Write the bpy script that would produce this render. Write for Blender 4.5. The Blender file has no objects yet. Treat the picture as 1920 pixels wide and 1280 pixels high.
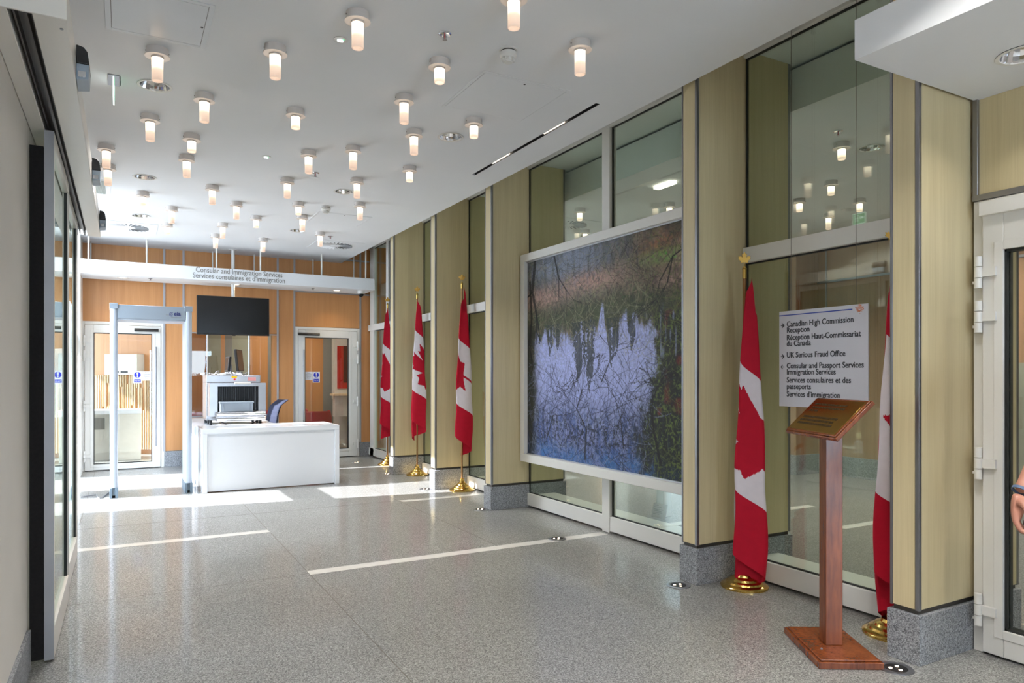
import bpy, bmesh, math, random
import numpy as np
from mathutils import Vector, Matrix, Euler
random.seed(7); R = math.radians; PI = math.pi
sc = bpy.context.scene; COL = sc.collection

# ---------------------------------------------------------------- camera, world, sun, exposure
cam_d = bpy.data.cameras.new('camera'); cam = bpy.data.objects.new('camera', cam_d); COL.objects.link(cam)
F = 1318.0
cam_d.sensor_width = 36; cam_d.lens = F/1920*36; cam_d.clip_start = .05
cam_d.shift_y = (705-640)/1920
YAW = math.atan(730/F)
cam.location = (0, 0, 1.5); cam.rotation_euler = (R(90), 0, -YAW)
sc.camera = cam
sc.view_settings.view_transform = 'Standard'; sc.view_settings.look = 'None'
sc.view_settings.gamma = 1; sc.view_settings.use_curve_mapping = False
sc.view_settings.exposure = 0.26
w = bpy.data.worlds.new('sky'); sc.world = w; w.use_nodes = True
bg = w.node_tree.nodes['Background']; bg.inputs[0].default_value = (.66, .82, 1.0, 1); bg.inputs[1].default_value = 8.0
def light(name, kind, loc, energy, color, **k):
    d = bpy.data.lights.new(name, kind); d.energy = energy; d.color = color
    for a, v in k.items(): setattr(d, a, v)
    o = bpy.data.objects.new(name, d); o.location = loc; COL.objects.link(o); return o
sun = light('sun', 'SUN', (-8, 12, 8), 20, (.95, .97, 1.0), angle=R(.6))
sun.rotation_euler = Vector((1, -.16, -.733)).to_track_quat('-Z', 'Y').to_euler()

# ---------------------------------------------------------------- materials
def new_mat(name):
    m = bpy.data.materials.new(name); m.use_nodes = True
    return m, m.node_tree, m.node_tree.nodes['Principled BSDF']
def lin(c):
    return tuple(((x/255)/12.92 if x/255 <= .04045 else ((x/255+.055)/1.055)**2.4) for x in c)
def plain(name, rgb, rough=.5, metal=0, spec=.5, var=.04, scale=8):
    m, t, b = new_mat(name); c = lin(rgb)
    n = t.nodes.new('ShaderNodeTexNoise'); n.inputs['Scale'].default_value = scale; n.inputs['Detail'].default_value = 3
    tc = t.nodes.new('ShaderNodeTexCoord'); t.links.new(tc.outputs['Object'], n.inputs['Vector'])
    r = t.nodes.new('ShaderNodeValToRGB')
    r.color_ramp.elements[0].position = .3; r.color_ramp.elements[1].position = .7
    r.color_ramp.elements[0].color = tuple(x*(1-var) for x in c)+(1,); r.color_ramp.elements[1].color = tuple(min(1, x*(1+var)) for x in c)+(1,)
    t.links.new(n.outputs[0], r.inputs[0]); t.links.new(r.outputs[0], b.inputs['Base Color'])
    b.inputs['Roughness'].default_value = rough; b.inputs['Metallic'].default_value = metal
    b.inputs['Specular IOR Level'].default_value = spec
    return m
def emit(name, rgb, strength):
    m, t, b = new_mat(name); c = lin(rgb)+(1,)
    b.inputs['Base Color'].default_value = c; b.inputs['Emission Color'].default_value = c
    b.inputs['Emission Strength'].default_value = strength; return m
def wood(name, rgb, rgb2, rough=.4, sc_=(60, 60, 1.2), spec=.5):
    m, t, b = new_mat(name)
    tc = t.nodes.new('ShaderNodeTexCoord'); mp = t.nodes.new('ShaderNodeMapping'); mp.inputs['Scale'].default_value = sc_
    n = t.nodes.new('ShaderNodeTexNoise'); n.inputs['Scale'].default_value = 2.2; n.inputs['Detail'].default_value = 6; n.inputs['Roughness'].default_value = .6
    mp2 = t.nodes.new('ShaderNodeMapping'); mp2.inputs['Scale'].default_value = tuple(.12*s for s in sc_)
    n2 = t.nodes.new('ShaderNodeTexNoise'); n2.inputs['Scale'].default_value = 2; n2.inputs['Detail'].default_value = 2
    t.links.new(tc.outputs['Object'], mp.inputs[0]); t.links.new(mp.outputs[0], n.inputs['Vector'])
    t.links.new(tc.outputs['Object'], mp2.inputs[0]); t.links.new(mp2.outputs[0], n2.inputs['Vector'])
    mx = t.nodes.new('ShaderNodeMath'); mx.operation = 'ADD'; t.links.new(n.outputs[0], mx.inputs[0]); t.links.new(n2.outputs[0], mx.inputs[1])
    r = t.nodes.new('ShaderNodeValToRGB'); r.color_ramp.elements[0].position = .38*2-.0; r.color_ramp.elements[1].position = .62*2-.0
    hv = t.nodes.new('ShaderNodeMath'); hv.operation = 'MULTIPLY'; hv.inputs[1].default_value = .5
    r.color_ramp.elements[0].position = .36; r.color_ramp.elements[1].position = .64
    t.links.new(mx.outputs[0], hv.inputs[0]); t.links.new(hv.outputs[0], r.inputs[0])
    r.color_ramp.elements[0].color = lin(rgb)+(1,); r.color_ramp.elements[1].color = lin(rgb2)+(1,)
    t.links.new(r.outputs[0], b.inputs['Base Color']); b.inputs['Roughness'].default_value = rough
    b.inputs['Specular IOR Level'].default_value = spec
    return m
def granite(name, c1, c2, c3, rough, scale=170, spec=.5, coat=0):
    m, t, b = new_mat(name)
    tc = t.nodes.new('ShaderNodeTexCoord')
    v = t.nodes.new('ShaderNodeTexVoronoi'); v.inputs['Scale'].default_value = scale
    n = t.nodes.new('ShaderNodeTexNoise'); n.inputs['Scale'].default_value = scale*.45; n.inputs['Detail'].default_value = 4; n.inputs['Roughness'].default_value = .7
    for x in (v, n): t.links.new(tc.outputs['Object'], x.inputs['Vector'])
    bw = t.nodes.new('ShaderNodeRGBToBW'); t.links.new(v.outputs['Color'], bw.inputs[0])
    a = t.nodes.new('ShaderNodeMix'); a.data_type = 'FLOAT'; a.inputs[0].default_value = .55
    t.links.new(bw.outputs[0], a.inputs[2]); t.links.new(n.outputs[0], a.inputs[3])
    r = t.nodes.new('ShaderNodeValToRGB'); e = r.color_ramp.elements
    e[0].position = .3; e[0].color = lin(c1)+(1,); e[1].position = .72; e[1].color = lin(c3)+(1,)
    x = e.new(.5); x.color = lin(c2)+(1,)
    t.links.new(a.outputs[0], r.inputs[0])
    n2 = t.nodes.new('ShaderNodeTexNoise'); n2.inputs['Scale'].default_value = 1.3; n2.inputs['Detail'].default_value = 3
    t.links.new(tc.outputs['Object'], n2.inputs['Vector'])
    mr = t.nodes.new('ShaderNodeMapRange'); mr.inputs[1].default_value = .3; mr.inputs[2].default_value = .7; mr.inputs[3].default_value = .93; mr.inputs[4].default_value = 1.06
    t.links.new(n2.outputs[0], mr.inputs[0])
    mu = t.nodes.new('ShaderNodeVectorMath'); mu.operation = 'SCALE'; t.links.new(r.outputs[0], mu.inputs[0]); t.links.new(mr.outputs[0], mu.inputs['Scale'])
    t.links.new(mu.outputs[0], b.inputs['Base Color'])
    b.inputs['Roughness'].default_value = rough; b.inputs['Specular IOR Level'].default_value = spec
    b.inputs['Coat Weight'].default_value = coat; b.inputs['Coat Roughness'].default_value = .10
    return m
def glassy(name, tint, f0=.06, gain=1.0):
    m, t, b = new_mat(name); t.nodes.remove(b); out = t.nodes['Material Output']
    tr = t.nodes.new('ShaderNodeBsdfTransparent'); tr.inputs[0].default_value = tint+(1,)
    gl = t.nodes.new('ShaderNodeBsdfGlossy'); gl.inputs['Roughness'].default_value = 0.0; gl.inputs[0].default_value = (.93, 1, .96, 1)
    lw = t.nodes.new('ShaderNodeLayerWeight'); lw.inputs[0].default_value = .5
    p = t.nodes.new('ShaderNodeMath'); p.operation = 'POWER'; p.inputs[1].default_value = 4.0
    mr = t.nodes.new('ShaderNodeMapRange'); mr.inputs[3].default_value = f0; mr.inputs[4].default_value = gain
    t.links.new(lw.outputs['Facing'], p.inputs[0]); t.links.new(p.outputs[0], mr.inputs[0])
    mx = t.nodes.new('ShaderNodeMixShader'); t.links.new(mr.outputs[0], mx.inputs[0])
    t.links.new(tr.outputs[0], mx.inputs[1]); t.links.new(gl.outputs[0], mx.inputs[2]); t.links.new(mx.outputs[0], out.inputs[0])
    return m
def tube_mat(name, length):
    # frosted tube with the bulb at its top: emission is strongest at the bulb and falls towards the open end
    m, t, b = new_mat(name)
    tc = t.nodes.new('ShaderNodeTexCoord'); sp = t.nodes.new('ShaderNodeSeparateXYZ'); t.links.new(tc.outputs['Object'], sp.inputs[0])
    mr = t.nodes.new('ShaderNodeMapRange'); mr.inputs[1].default_value = -.05-.155; mr.inputs[2].default_value = -.05
    t.links.new(sp.outputs[2], mr.inputs[0])
    r = t.nodes.new('ShaderNodeValToRGB'); e = r.color_ramp.elements
    e[0].position = 0; e[0].color = (.50, .35, .26, 1); e[1].position = 1; e[1].color = (3.4, 2.7, 2.0, 1)
    x = e.new(.42); x.color = (.80, .58, .43, 1); x = e.new(.66); x.color = (2.2, 1.75, 1.35, 1)
    t.links.new(mr.outputs[0], r.inputs[0]); t.links.new(r.outputs[0], b.inputs['Emission Color']); b.inputs['Emission Strength'].default_value = 1.0
    b.inputs['Base Color'].default_value = (.4, .36, .32, 1); b.inputs['Roughness'].default_value = .35
    return m
def attr_mat(name, rough=.6):
    m, t, b = new_mat(name); a = t.nodes.new('ShaderNodeAttribute'); a.attribute_name = 'paint'
    t.links.new(a.outputs['Color'], b.inputs['Base Color']); b.inputs['Roughness'].default_value = rough
    b.inputs['Specular IOR Level'].default_value = .3; return m

M = {}
M['ceiling'] = plain('ceiling_white', (228, 229, 231), .75, spec=.2, var=.01, scale=2)
M['white'] = plain('white_frame_paint', (222, 220, 215), .38, var=.01)
M['gloss_white'] = plain('gloss_white_solid_surface', (226, 229, 234), .16, var=.005)
M['cream'] = plain('cream_wall_paint', (226, 220, 212), .6, spec=.3, var=.02, scale=3)
M['header'] = plain('warm_white_metal', (224, 219, 211), .3, var=.01)
M['floor'] = granite('polished_granite_floor', (70, 69, 67), (130, 129, 126), (180, 179, 175), .40, 190, .4, .5)
M['plinth'] = granite('grey_granite_plinth', (78, 80, 84), (138, 140, 144), (182, 184, 188), .45, 190)
M['marble'] = plain('white_marble_strip', (214, 210, 204), .2, var=.05, scale=12)
M['joint'] = plain('floor_joint', (104, 98, 90), .6)
M['beige_wood'] = wood('pale_ash_veneer', (194, 178, 140), (208, 193, 154), .38)
M['orange_wood'] = wood('warm_cherry_veneer', (188, 130, 78), (202, 145, 92), .38)
M['lobby_wood'] = wood('brown_lobby_veneer', (150, 114, 82), (168, 132, 98), .4)
M['pale_wood'] = wood('light_oak', (222, 196, 156), (236, 214, 178), .4)
M['dark_wood'] = wood('polished_mahogany', (92, 44, 22), (140, 74, 38), .25, (25, 25, 3))
M['steel'] = plain('brushed_steel', (150, 150, 154), .3, metal=.9, var=.05)
M['trim'] = plain('satin_aluminium', (168, 168, 172), .35, metal=.55, var=.03)
M['dark_steel'] = plain('dark_steel', (84, 80, 76), .4, metal=.6)
M['chrome'] = plain('mirror_chrome', (225, 225, 228), .07, metal=1, var=.02)
M['stainless'] = plain('stainless_sheet', (166, 165, 167), .26, metal=.85, var=.04)
M['black'] = plain('black_plastic', (22, 21, 22), .45)
M['brush'] = plain('black_brush_seal', (20, 17, 18), .95, var=.5, scale=60)
M['rubber'] = plain('black_rubber_gasket', (34, 36, 34), .6)
M['glass'] = glassy('green_clear_glass', (.90, .955, .91), .095, .9)
M['clear'] = glassy('clear_glass', (.95, .97, .96), .05, .8)
M['edge'] = glassy('glass_edge', (.97, .99, .98), .03, .5)
M['brass'] = plain('polished_brass', (214, 176, 96), .18, metal=1, var=.04)
M['copper_pole'] = plain('brass_brown_pole', (150, 108, 66), .3, metal=.6)
M['red'] = plain('red_flag_cloth', (176, 6, 38), .7, spec=.25, var=.05, scale=20)
M['white_cloth'] = plain('white_flag_cloth', (212, 204, 210), .7, spec=.25, var=.03, scale=20)
M['navy'] = plain('navy_upholstery', (24, 31, 56), .85, var=.12, scale=40)
M['red_mesh'] = plain('red_chair_mesh', (176, 44, 56), .7, var=.3, scale=90)
M['screen'] = plain('black_screen', (8, 8, 9), .2, var=.0)
M['portal'] = plain('pale_grey_portal', (184, 192, 204), .35, var=.01)
M['portal_beam'] = plain('grey_portal_beam', (142, 152, 162), .4, var=.01)
M['portal_foot'] = plain('blue_grey_foot', (108, 124, 136), .5)
M['bin'] = plain('grey_plastic_tray', (150, 162, 174), .45)
M['blue'] = plain('sign_blue', (34, 44, 190), .5, var=.0)
M['blue_line'] = plain('sign_line_blue', (40, 70, 170), .5, var=.0)
M['paper'] = plain('white_sign_face', (228, 228, 236), .45, var=.0)
M['sign_face'] = plain('frosted_sign_face', (206, 206, 216), .4, var=.01)
M['ink'] = plain('charcoal_lettering', (40, 42, 52), .5, var=.0)
M['greyink'] = plain('grey_lettering', (120, 118, 112), .5, var=.0)
M['orange_ink'] = plain('orange_print', (214, 128, 92), .6, var=.1)
M['yellow'] = plain('yellow_label', (240, 205, 20), .5, var=.0)
M['red_plastic'] = plain('red_plastic', (210, 20, 25), .3)
M['plaque'] = plain('brass_plaque', (160, 126, 58), .16, metal=.95, var=.05)
M['engraved'] = plain('engraved_lettering', (66, 48, 24), .5)
M['caption'] = plain('taupe_caption_card', (176, 164, 158), .6)
M['hatch'] = plain('hatch_panel_metal', (206, 208, 210), .3, spec=.5, var=.05, scale=1.5)
M['greygreen'] = plain('grey_green_panel', (150, 150, 132), .6)
M['grey'] = plain('grey_column_paint', (128, 126, 122), .6)
M['red_poster'] = plain('red_poster', (190, 40, 30), .5, var=.2, scale=2)
M['dark_poster'] = plain('dark_maroon_poster', (84, 30, 26), .5)
M['counter'] = plain('off_white_counter', (214, 210, 200), .4)
M['exit_green'] = emit('green_exit_face', (40, 170, 90), .9)
M['exit_white'] = emit('lit_white_acrylic', (235, 250, 245), 1.3)
M['led'] = emit('white_led', (235, 245, 255), 3)
M['green_led'] = emit('green_led', (60, 255, 120), 2)
M['warm_led'] = emit('warm_led', (255, 226, 196), 5)
M['lamp_metal'] = plain('lamp_white_metal', (212, 205, 200), .35, var=.0)
M['tube'] = tube_mat('frosted_glass_tube_lit', .155)
M['strip_light'] = emit('lit_linear_lamp', (255, 245, 225), 5)
M['cfl'] = emit('downlight_lamp', (255, 240, 220), 2.2)
M['skin'] = plain('skin', (172, 118, 98), .5, var=.06, scale=25)
M['shirt'] = plain('dark_shirt_cloth', (44, 50, 66), .85)
M['trousers'] = plain('grey_trouser_cloth', (60, 60, 66), .85)
M['shoe'] = plain('black_leather', (20, 18, 18), .35)
M['hair'] = plain('brown_hair', (58, 40, 28), .7, var=.3, scale=60)
M['band'] = plain('blue_grey_wristband', (74, 92, 120), .6)
M['wire'] = plain('thin_steel_wire', (110, 108, 100), .4, metal=.5)
M['cable'] = plain('grey_cable', (120, 118, 122), .5)
M['diffuser'] = plain('diffuser_slats', (70, 72, 74), .6)
M['dark_slot'] = plain('dark_slot_interior', (22, 20, 24), .5)
M['grille'] = plain('grey_green_grille', (150, 158, 148), .5)
M['stone_out'] = plain('pale_pavement', (150, 146, 140), .8, var=.1)

# ---------------------------------------------------------------- mesh builder
class MB:
    def __init__(s): s.v = []; s.f = []; s.mi = []
    def add(s, vs, fs, mi=0):
        k = len(s.v); s.v += [tuple(p) for p in vs]; s.f += [tuple(i+k for i in f) for f in fs]; s.mi += [mi]*len(fs); return s
    def box(s, x0, x1, y0, y1, z0, z1, mi=0, M4=None):
        vs = [Vector(p) for p in ((x0,y0,z0),(x1,y0,z0),(x1,y1,z0),(x0,y1,z0),(x0,y0,z1),(x1,y0,z1),(x1,y1,z1),(x0,y1,z1))]
        if M4: vs = [M4 @ p for p in vs]
        return s.add(vs, [(0,3,2,1),(4,5,6,7),(0,1,5,4),(1,2,6,5),(2,3,7,6),(3,0,4,7)], mi)
    def rings(s, rings, closed=True, caps=True, mi=0):
        n = len(rings[0]); vs = [p for r in rings for p in r]; fs = []
        for i in range(len(rings)-1):
            for j in range(n if closed else n-1):
                a = i*n+j; b = i*n+(j+1) % n; fs.append((a, b, b+n, a+n))
        if caps and closed:
            fs.append(tuple(reversed(range(n)))); fs.append(tuple(range((len(rings)-1)*n, len(rings)*n)))
        return s.add(vs, fs, mi)
    def lathe(s, prof, c=(0,0,0), n=32, M4=None, caps=False, mi=0):
        rs = []
        for r, z in prof:
            ring = [Vector((c[0]+r*math.cos(2*PI*i/n), c[1]+r*math.sin(2*PI*i/n), c[2]+z)) for i in range(n)]
            if M4: ring = [M4 @ p for p in ring]
            rs.append(ring)
        return s.rings(rs, True, caps, mi)
    def cyl(s, a, b, r, n=16, r2=None, mi=0):
        return s.tube([a, b], r, n, r2, mi)
    def tube(s, pts, r, n=10, r2=None, mi=0):
        pts = [Vector(p) for p in pts]; rs = []; up = None
        for i, p in enumerate(pts):
            d = (pts[min(i+1, len(pts)-1)]-pts[max(i-1, 0)]).normalized()
            if up is None: up = d.orthogonal().normalized()
            up = (up-d*up.dot(d)).normalized(); q = d.cross(up)
            rr = r[i] if isinstance(r, (list, tuple)) else (r if r2 is None else r+(r2-r)*i/(len(pts)-1))
            rs.append([p+up*rr*math.cos(2*PI*j/n)+q*rr*math.sin(2*PI*j/n) for j in range(n)])
        return s.rings(rs, True, True, mi)
    def prism(s, poly, M4, depth, mi=0):
        # poly in local xy, extruded along local z by depth
        n = len(poly)
        a = [M4 @ Vector((x, y, 0)) for x, y in poly]; b = [M4 @ Vector((x, y, depth)) for x, y in poly]
        return s.add(a+b, [tuple(reversed(range(n))), tuple(range(n, 2*n))]+[(i, (i+1) % n, (i+1) % n+n, i+n) for i in range(n)], mi)
    def sphere(s, c, r, sx=1, sy=1, sz=1, n=16, m=10, mi=0):
        rs = []
        for i in range(m+1):
            th = PI*i/m; rr = max(math.sin(th), 1e-3)
            rs.append([Vector((c[0]+r*sx*rr*math.cos(2*PI*j/n), c[1]+r*sy*rr*math.sin(2*PI*j/n), c[2]-r*sz*math.cos(th))) for j in range(n)])
        return s.rings(rs, True, True, mi)
    def mesh(s, name, mats, smooth=True, ang=35):
        me = bpy.data.meshes.new(name); me.from_pydata(s.v, [], s.f)
        for m in (mats if isinstance(mats, (list, tuple)) else [mats]): me.materials.append(m)
        me.polygons.foreach_set('material_index', s.mi)
        if smooth:
            me.polygons.foreach_set('use_smooth', [True]*len(me.polygons)); me.set_sharp_from_angle(angle=R(ang))
        me.update(); return me
    def build(s, name, mats, parent=None, bevel=0, smooth=True, ang=35, label=None):
        o = bpy.data.objects.new(name, s.mesh(name, mats, smooth, ang)); COL.objects.link(o)
        if bevel:
            b = o.modifiers.new('bevel', 'BEVEL'); b.width = bevel; b.segments = 2; b.limit_method = 'ANGLE'; b.angle_limit = R(40)
        if parent: attach(o, parent)
        if label: o['label'] = label
        return o
def attach(o, parent):
    o.parent = parent
    mw = Matrix.LocRotScale(parent.location, parent.rotation_euler, None)
    if parent.parent: mw = parent['_w'] if '_w' in parent else mw
    # every part is modelled in world space; parts of parts share the identity placement of their part
    if parent.parent is None: o.matrix_parent_inverse = mw.inverted()
def tag(o, label=None, cat=None, group=None, kind=None):
    if label: o['label'] = label
    if cat: o['category'] = cat
    if group: o['group'] = group
    if kind: o['kind'] = kind
    return o
def thing(name, loc, label, cat, group=None, kind=None):
    o = bpy.data.objects.new(name, None); o.location = loc; o.empty_display_size = .1; COL.objects.link(o)
    return tag(o, label, cat, group, kind)
def copy_tree(o, parent=None):
    c = o.copy(); COL.objects.link(c)
    if parent: c.parent = parent
    for ch in list(o.children): copy_tree(ch, c)
    return c
def B(*a): return MB().box(*a)
FX = Matrix(((0,0,-1,0),(-1,0,0,0),(0,1,0,0),(0,0,0,1)))    # text plane facing -X (reader looks along +X)
FY = Matrix(((1,0,0,0),(0,0,-1,0),(0,1,0,0),(0,0,0,1)))     # text plane facing -Y
def text_mesh(s, size, loc, mat4, mat, parent, name='lettering', xs=1.0, bold=0, align='LEFT', ext=.0008, line=1.0):
    cu = bpy.data.curves.new('t', 'FONT'); cu.body = s; cu.size = size; cu.offset = bold; cu.extrude = ext
    cu.align_x = align; cu.space_line = line; cu.resolution_u = 3
    t = bpy.data.objects.new('t', cu); COL.objects.link(t)
    dg = bpy.context.evaluated_depsgraph_get(); dg.update()
    me = bpy.data.meshes.new_from_object(t.evaluated_get(dg))
    bpy.data.objects.remove(t); bpy.data.curves.remove(cu)
    me.transform(Matrix.Translation(loc) @ mat4 @ Matrix.Diagonal((xs, 1, 1, 1)))
    me.materials.clear(); me.materials.append(mat)
    o = bpy.data.objects.new(name, me); COL.objects.link(o)
    if parent: attach(o, parent)
    return o
LEAF_H = [(0,.47),(.085,.312),(.145,.345),(.105,.125),(.205,.235),(.225,.185),(.345,.21),(.305,.09),(.355,.06),(.185,-.10),(.205,-.175),(.018,-.15),(.013,-.34)]
LEAF = LEAF_H+[(-x, y) for x, y in reversed(LEAF_H) if x > 0]
def in_poly(px, py, poly):
    r = np.zeros(px.shape, bool); n = len(poly)
    for i in range(n):
        x1, y1 = poly[i]; x2, y2 = poly[(i+1) % n]
        if y1 == y2: continue
        c = ((y1 > py) != (y2 > py)) & (px < (x2-x1)*(py-y1)/(y2-y1)+x1); r ^= c
    return r

# ---------------------------------------------------------------- setting: floor, ceiling, walls
XG = 4.10        # glass wall plane
XP = 3.61        # hall face of the pillars
YF = 12.95       # back wall
HC = 3.60        # ceiling
HT = 3.95        # top of glass wall recess
PY = [2.165, 3.775, 6.995, 8.61, 10.24]   # near faces of the pillars
PW = .155
fl = tag(B(-.75, 10.2, -4.5, 17.2, -.12, 0).build('floor', M['floor'], smooth=False), 'polished speckled grey granite floor with white marble strips', 'floor', kind='structure')
def on_floor(x0, x1, y0, y1, name, m, h=.0012):
    B(x0, x1, y0, y1, .0, h).build(name, m, fl, smooth=False)
for x0, x1, y0, y1 in ((1.24, 4.02, 5.385, 5.50), (-.42, 1.24, 7.045, 7.165), (2.92, 4.06, 7.96, 8.07), (-.4, 1.24, 9.70, 9.81), (1.24, 3.9, 10.62, 10.73),
                       (4.4, 6.97, 5.385, 5.50), (4.4, 5.3, 7.96, 8.07), (6.2, 8.0, 4.45, 4.56), (6.97, 8.6, 7.045, 7.165)):
    if y0 not in (9.70, 10.62): on_floor(x0, x1, y0, y1, 'marble_strip', M['marble'])
for x0, x1, y0, y1 in ((-.43, 2.92, 8.068, 8.073), (1.238, 1.243, 2.7, 12.9), (-.385, -.378, 8.3, 12.9), (1.24, 4.0, 10.70, 10.704), (-.4, 1.24, 5.43, 5.433), (2.9, 2.904, 5.5, 12.9)):
    on_floor(x0, x1, y0, y1, 'floor_joint', M['joint'], .0006)
tag(B(-9, -.75, -4.5, 17, -.14, -.02).build('pavement', M['stone_out'], smooth=False), 'unseen pale stone paving added outside the entrance to bounce light', 'ground', kind='structure')  # unseen ground plane added for its light bounce

def cut(o, cutters, name='ceiling'):
    c = cutters.build('cutter', M['white'], smooth=False)
    b = o.modifiers.new('b', 'BOOLEAN'); b.operation = 'DIFFERENCE'; b.object = c; b.solver = 'EXACT'
    dg = bpy.context.evaluated_depsgraph_get(); dg.update()
    me = bpy.data.meshes.new_from_object(o.evaluated_get(dg)); me.name = name
    o.modifiers.clear(); o.data = me; bpy.data.objects.remove(c)
DOWN = [(.203, 5.70), (.203, 8.367), (.205, 10.41), (2.203, 7.92), (2.203, 10.373), (2.518, 5.66),
        (1.0, 1.7), (2.4, 1.5), (1.0, .2), (2.6, .2), (.6, -2.0), (2.6, -2.0), (1.2, 12.5)]  # fittings over and behind the viewpoint are unseen, added to light the near hall
DOWN = DOWN[:12]
ceil = B(-.75, 3.55, -4.5, 13.1, HC, HC+.33).build('ceiling', M['ceiling'], smooth=False)
cm = MB()
for x, y in DOWN: cm.lathe([(.108, HC-.1), (.108, HC+.14)], (x, y, 0), 32, caps=True)
cm.box(3.185, 3.225, 4.42, 6.62, HC-.1, HC+.12)
cm.box(-.035, -.012+.0, 5.64, 5.82, HC-.1, HC+.03)
cut(ceil, cm)
tag(ceil, 'white plasterboard ceiling dotted with tube lights', 'ceiling', kind='structure')
tag(B(3.55, 4.65, -4.5, 13.1, HT, HT+.06).build('ceiling_recess', M['ceiling'], smooth=False), 'white recessed ceiling strip over the glass wall', 'ceiling', kind='structure')
ac = B(4.65, 10.2, -4.5, 13.1, HC, HC+.33).build('ceiling_lobby', M['ceiling'], smooth=False)
cm = MB(); cm.lathe([(.108, HC-.1), (.108, HC+.14)], (6.02, 4.06, 0), 32, caps=True); cut(ac, cm, 'ceiling_lobby')
tag(ac, 'white ceiling of the lobby behind the glass wall', 'ceiling', kind='structure')
tag(B(-.75, 10.2, -4.5, 13.1, HT+.06, HT+.2).build('ceiling_slab', M['ceiling'], smooth=False), 'unseen roof slab added above the hall to keep sun and sky out', 'ceiling', kind='structure')  # unseen slab added to block sun and sky from above

# left wall, its skirting, header with the sliding door track
wl = B(-.75, -.43, -4.5, 7.9, 0, HC).build('wall_left', M['cream'], smooth=False)
tag(wl, 'cream painted wall beside the parked sliding doors', 'wall', kind='structure')
tag(B(-.43, -.412, -4.5, 4.35, 0, .2).build('baseboard_left', M['plinth'], smooth=False), 'grey granite skirting at the foot of the cream wall', 'skirting', kind='structure')
wo = MB()                                              # entrance side: piers and bars around the openings that let the sun in
wo.box(-.70, -.55, 7.9, 9.05, 0, HC); wo.box(-.70, -.55, 10.12, 10.72, 0, HC); wo.box(-.70, -.55, 12.2, 13.1, 0, HC)
wo.box(-.66, -.58, 9.05, 10.12, 1.80, 2.10); wo.box(-.66, -.58, 10.72, 12.2, 1.80, 2.10)
wo.build('wall_entrance', M['white'], smooth=False); tag(bpy.data.objects['wall_entrance'], 'white entrance screen with tall openings to the street', 'wall', kind='structure')

# back wall: cherry veneer panels, aluminium trims, granite skirting
bw_ = thing('wall_back', (1.8, YF, 0), 'cherry veneer back wall with aluminium trims and granite skirting', 'wall', kind='structure')
xs = [-.75, -.575, .601, .89, 2.41, 2.698, 3.909, 4.10]
def panel(x0, x1, z0, z1): B(x0+.002, x1-.002, YF, YF+.15, z0, z1).build('wood_panel', M['orange_wood'], bw_, smooth=False)
panel(-.75, .601, 2.37, HC); panel(.601, .89, .262, HC)
panel(.89, 2.41, 2.235, HC); panel(.89, 1.0, .262, 2.235); panel(2.32, 2.41, .262, 2.235); panel(1.0, 2.32, .262, .80)
panel(2.41, 2.698, .262, HC); panel(2.698, 3.909, 2.395, HC); panel(3.909, 4.10, .262, HC)
B(3.40, 4.10, YF, YF+.15, HC, HT).build('wood_panel', M['orange_wood'], bw_, smooth=False)
B(-.75, -.575, YF, YF+.15, 0, 2.37).build('side_post', M['white'], bw_)
for x0, x1 in ((.601, .89), (.89, 2.41), (2.41, 2.698), (3.909, 4.10)):
    B(x0, x1, YF-.012, YF+.15, 0, .258).build('granite_skirting', M['plinth'], bw_, smooth=False)
for x in xs[2:7]: B(x-.016, x+.016, YF-.014, YF+.01, .26, HC if x < 3.4 else HT).build('metal_trim', M['trim'], bw_)
for z in (3.03, 3.66): B(3.40 if z > 3.1 else 2.7, 4.08, YF-.012, YF+.01, z-.014, z+.014).build('metal_trim', M['trim'], bw_)
B(.99, 2.42, YF-.02, YF+.01, 2.222, 2.24).build('metal_trim', M['trim'], bw_)

# ---------------------------------------------------------------- pillars
def pillar(i, y0, label):
    p = thing('pillar', (XP+.4, y0+PW/2, 0), label, 'pillar', 'ash clad pillars along the glass wall')
    x1 = 4.59
    B(XP-.012, x1+.012, y0-.012, y0+PW+.012, 0, .258).build('granite_plinth', M['plinth'], p, .002)
    B(XP+.012, x1-.012, y0+.012, y0+PW-.012, .258, HT).build('steel_core', M['dark_steel'], p, smooth=False)
    B(XP, XP+.02, y0+.022, y0+PW-.014, .285, HT).build('hall_veneer', M['beige_wood'], p, .001)
    B(XP+.022, x1-.022, y0, y0+.02, .285, HT).build('side_veneer', M['beige_wood'], p, .001)
    B(XP+.022, x1-.022, y0+PW-.02, y0+PW, .285, HT).build('side_veneer', M['beige_wood'], p, .001)
    B(x1-.02, x1, y0+.014, y0+PW-.014, .285, HT).build('hall_veneer', M['beige_wood'], p, .001)
    for cx in (XP, x1-.02):
        B(cx-.002, cx+.022, y0-.002, y0+.020, .28, HT).build('corner_trim', M['steel'], p, .002)
        B(cx-.002, cx+.020, y0+PW-.012, y0+PW+.002, .28, HT).build('corner_trim', M['steel'], p, .002)
    return p
plabs = ['nearest ash veneer pillar on granite plinth beside the white glazed door', 'ash veneer pillar right of the big painting, behind a flag stand',
         'ash veneer pillar left of the big painting', 'ash veneer pillar sunlit at its foot, behind the third flag from the far end', 'farthest ash veneer pillar, two flags stand either side']
for i, y in enumerate(PY): pillar(i, y, plabs[i])

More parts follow.
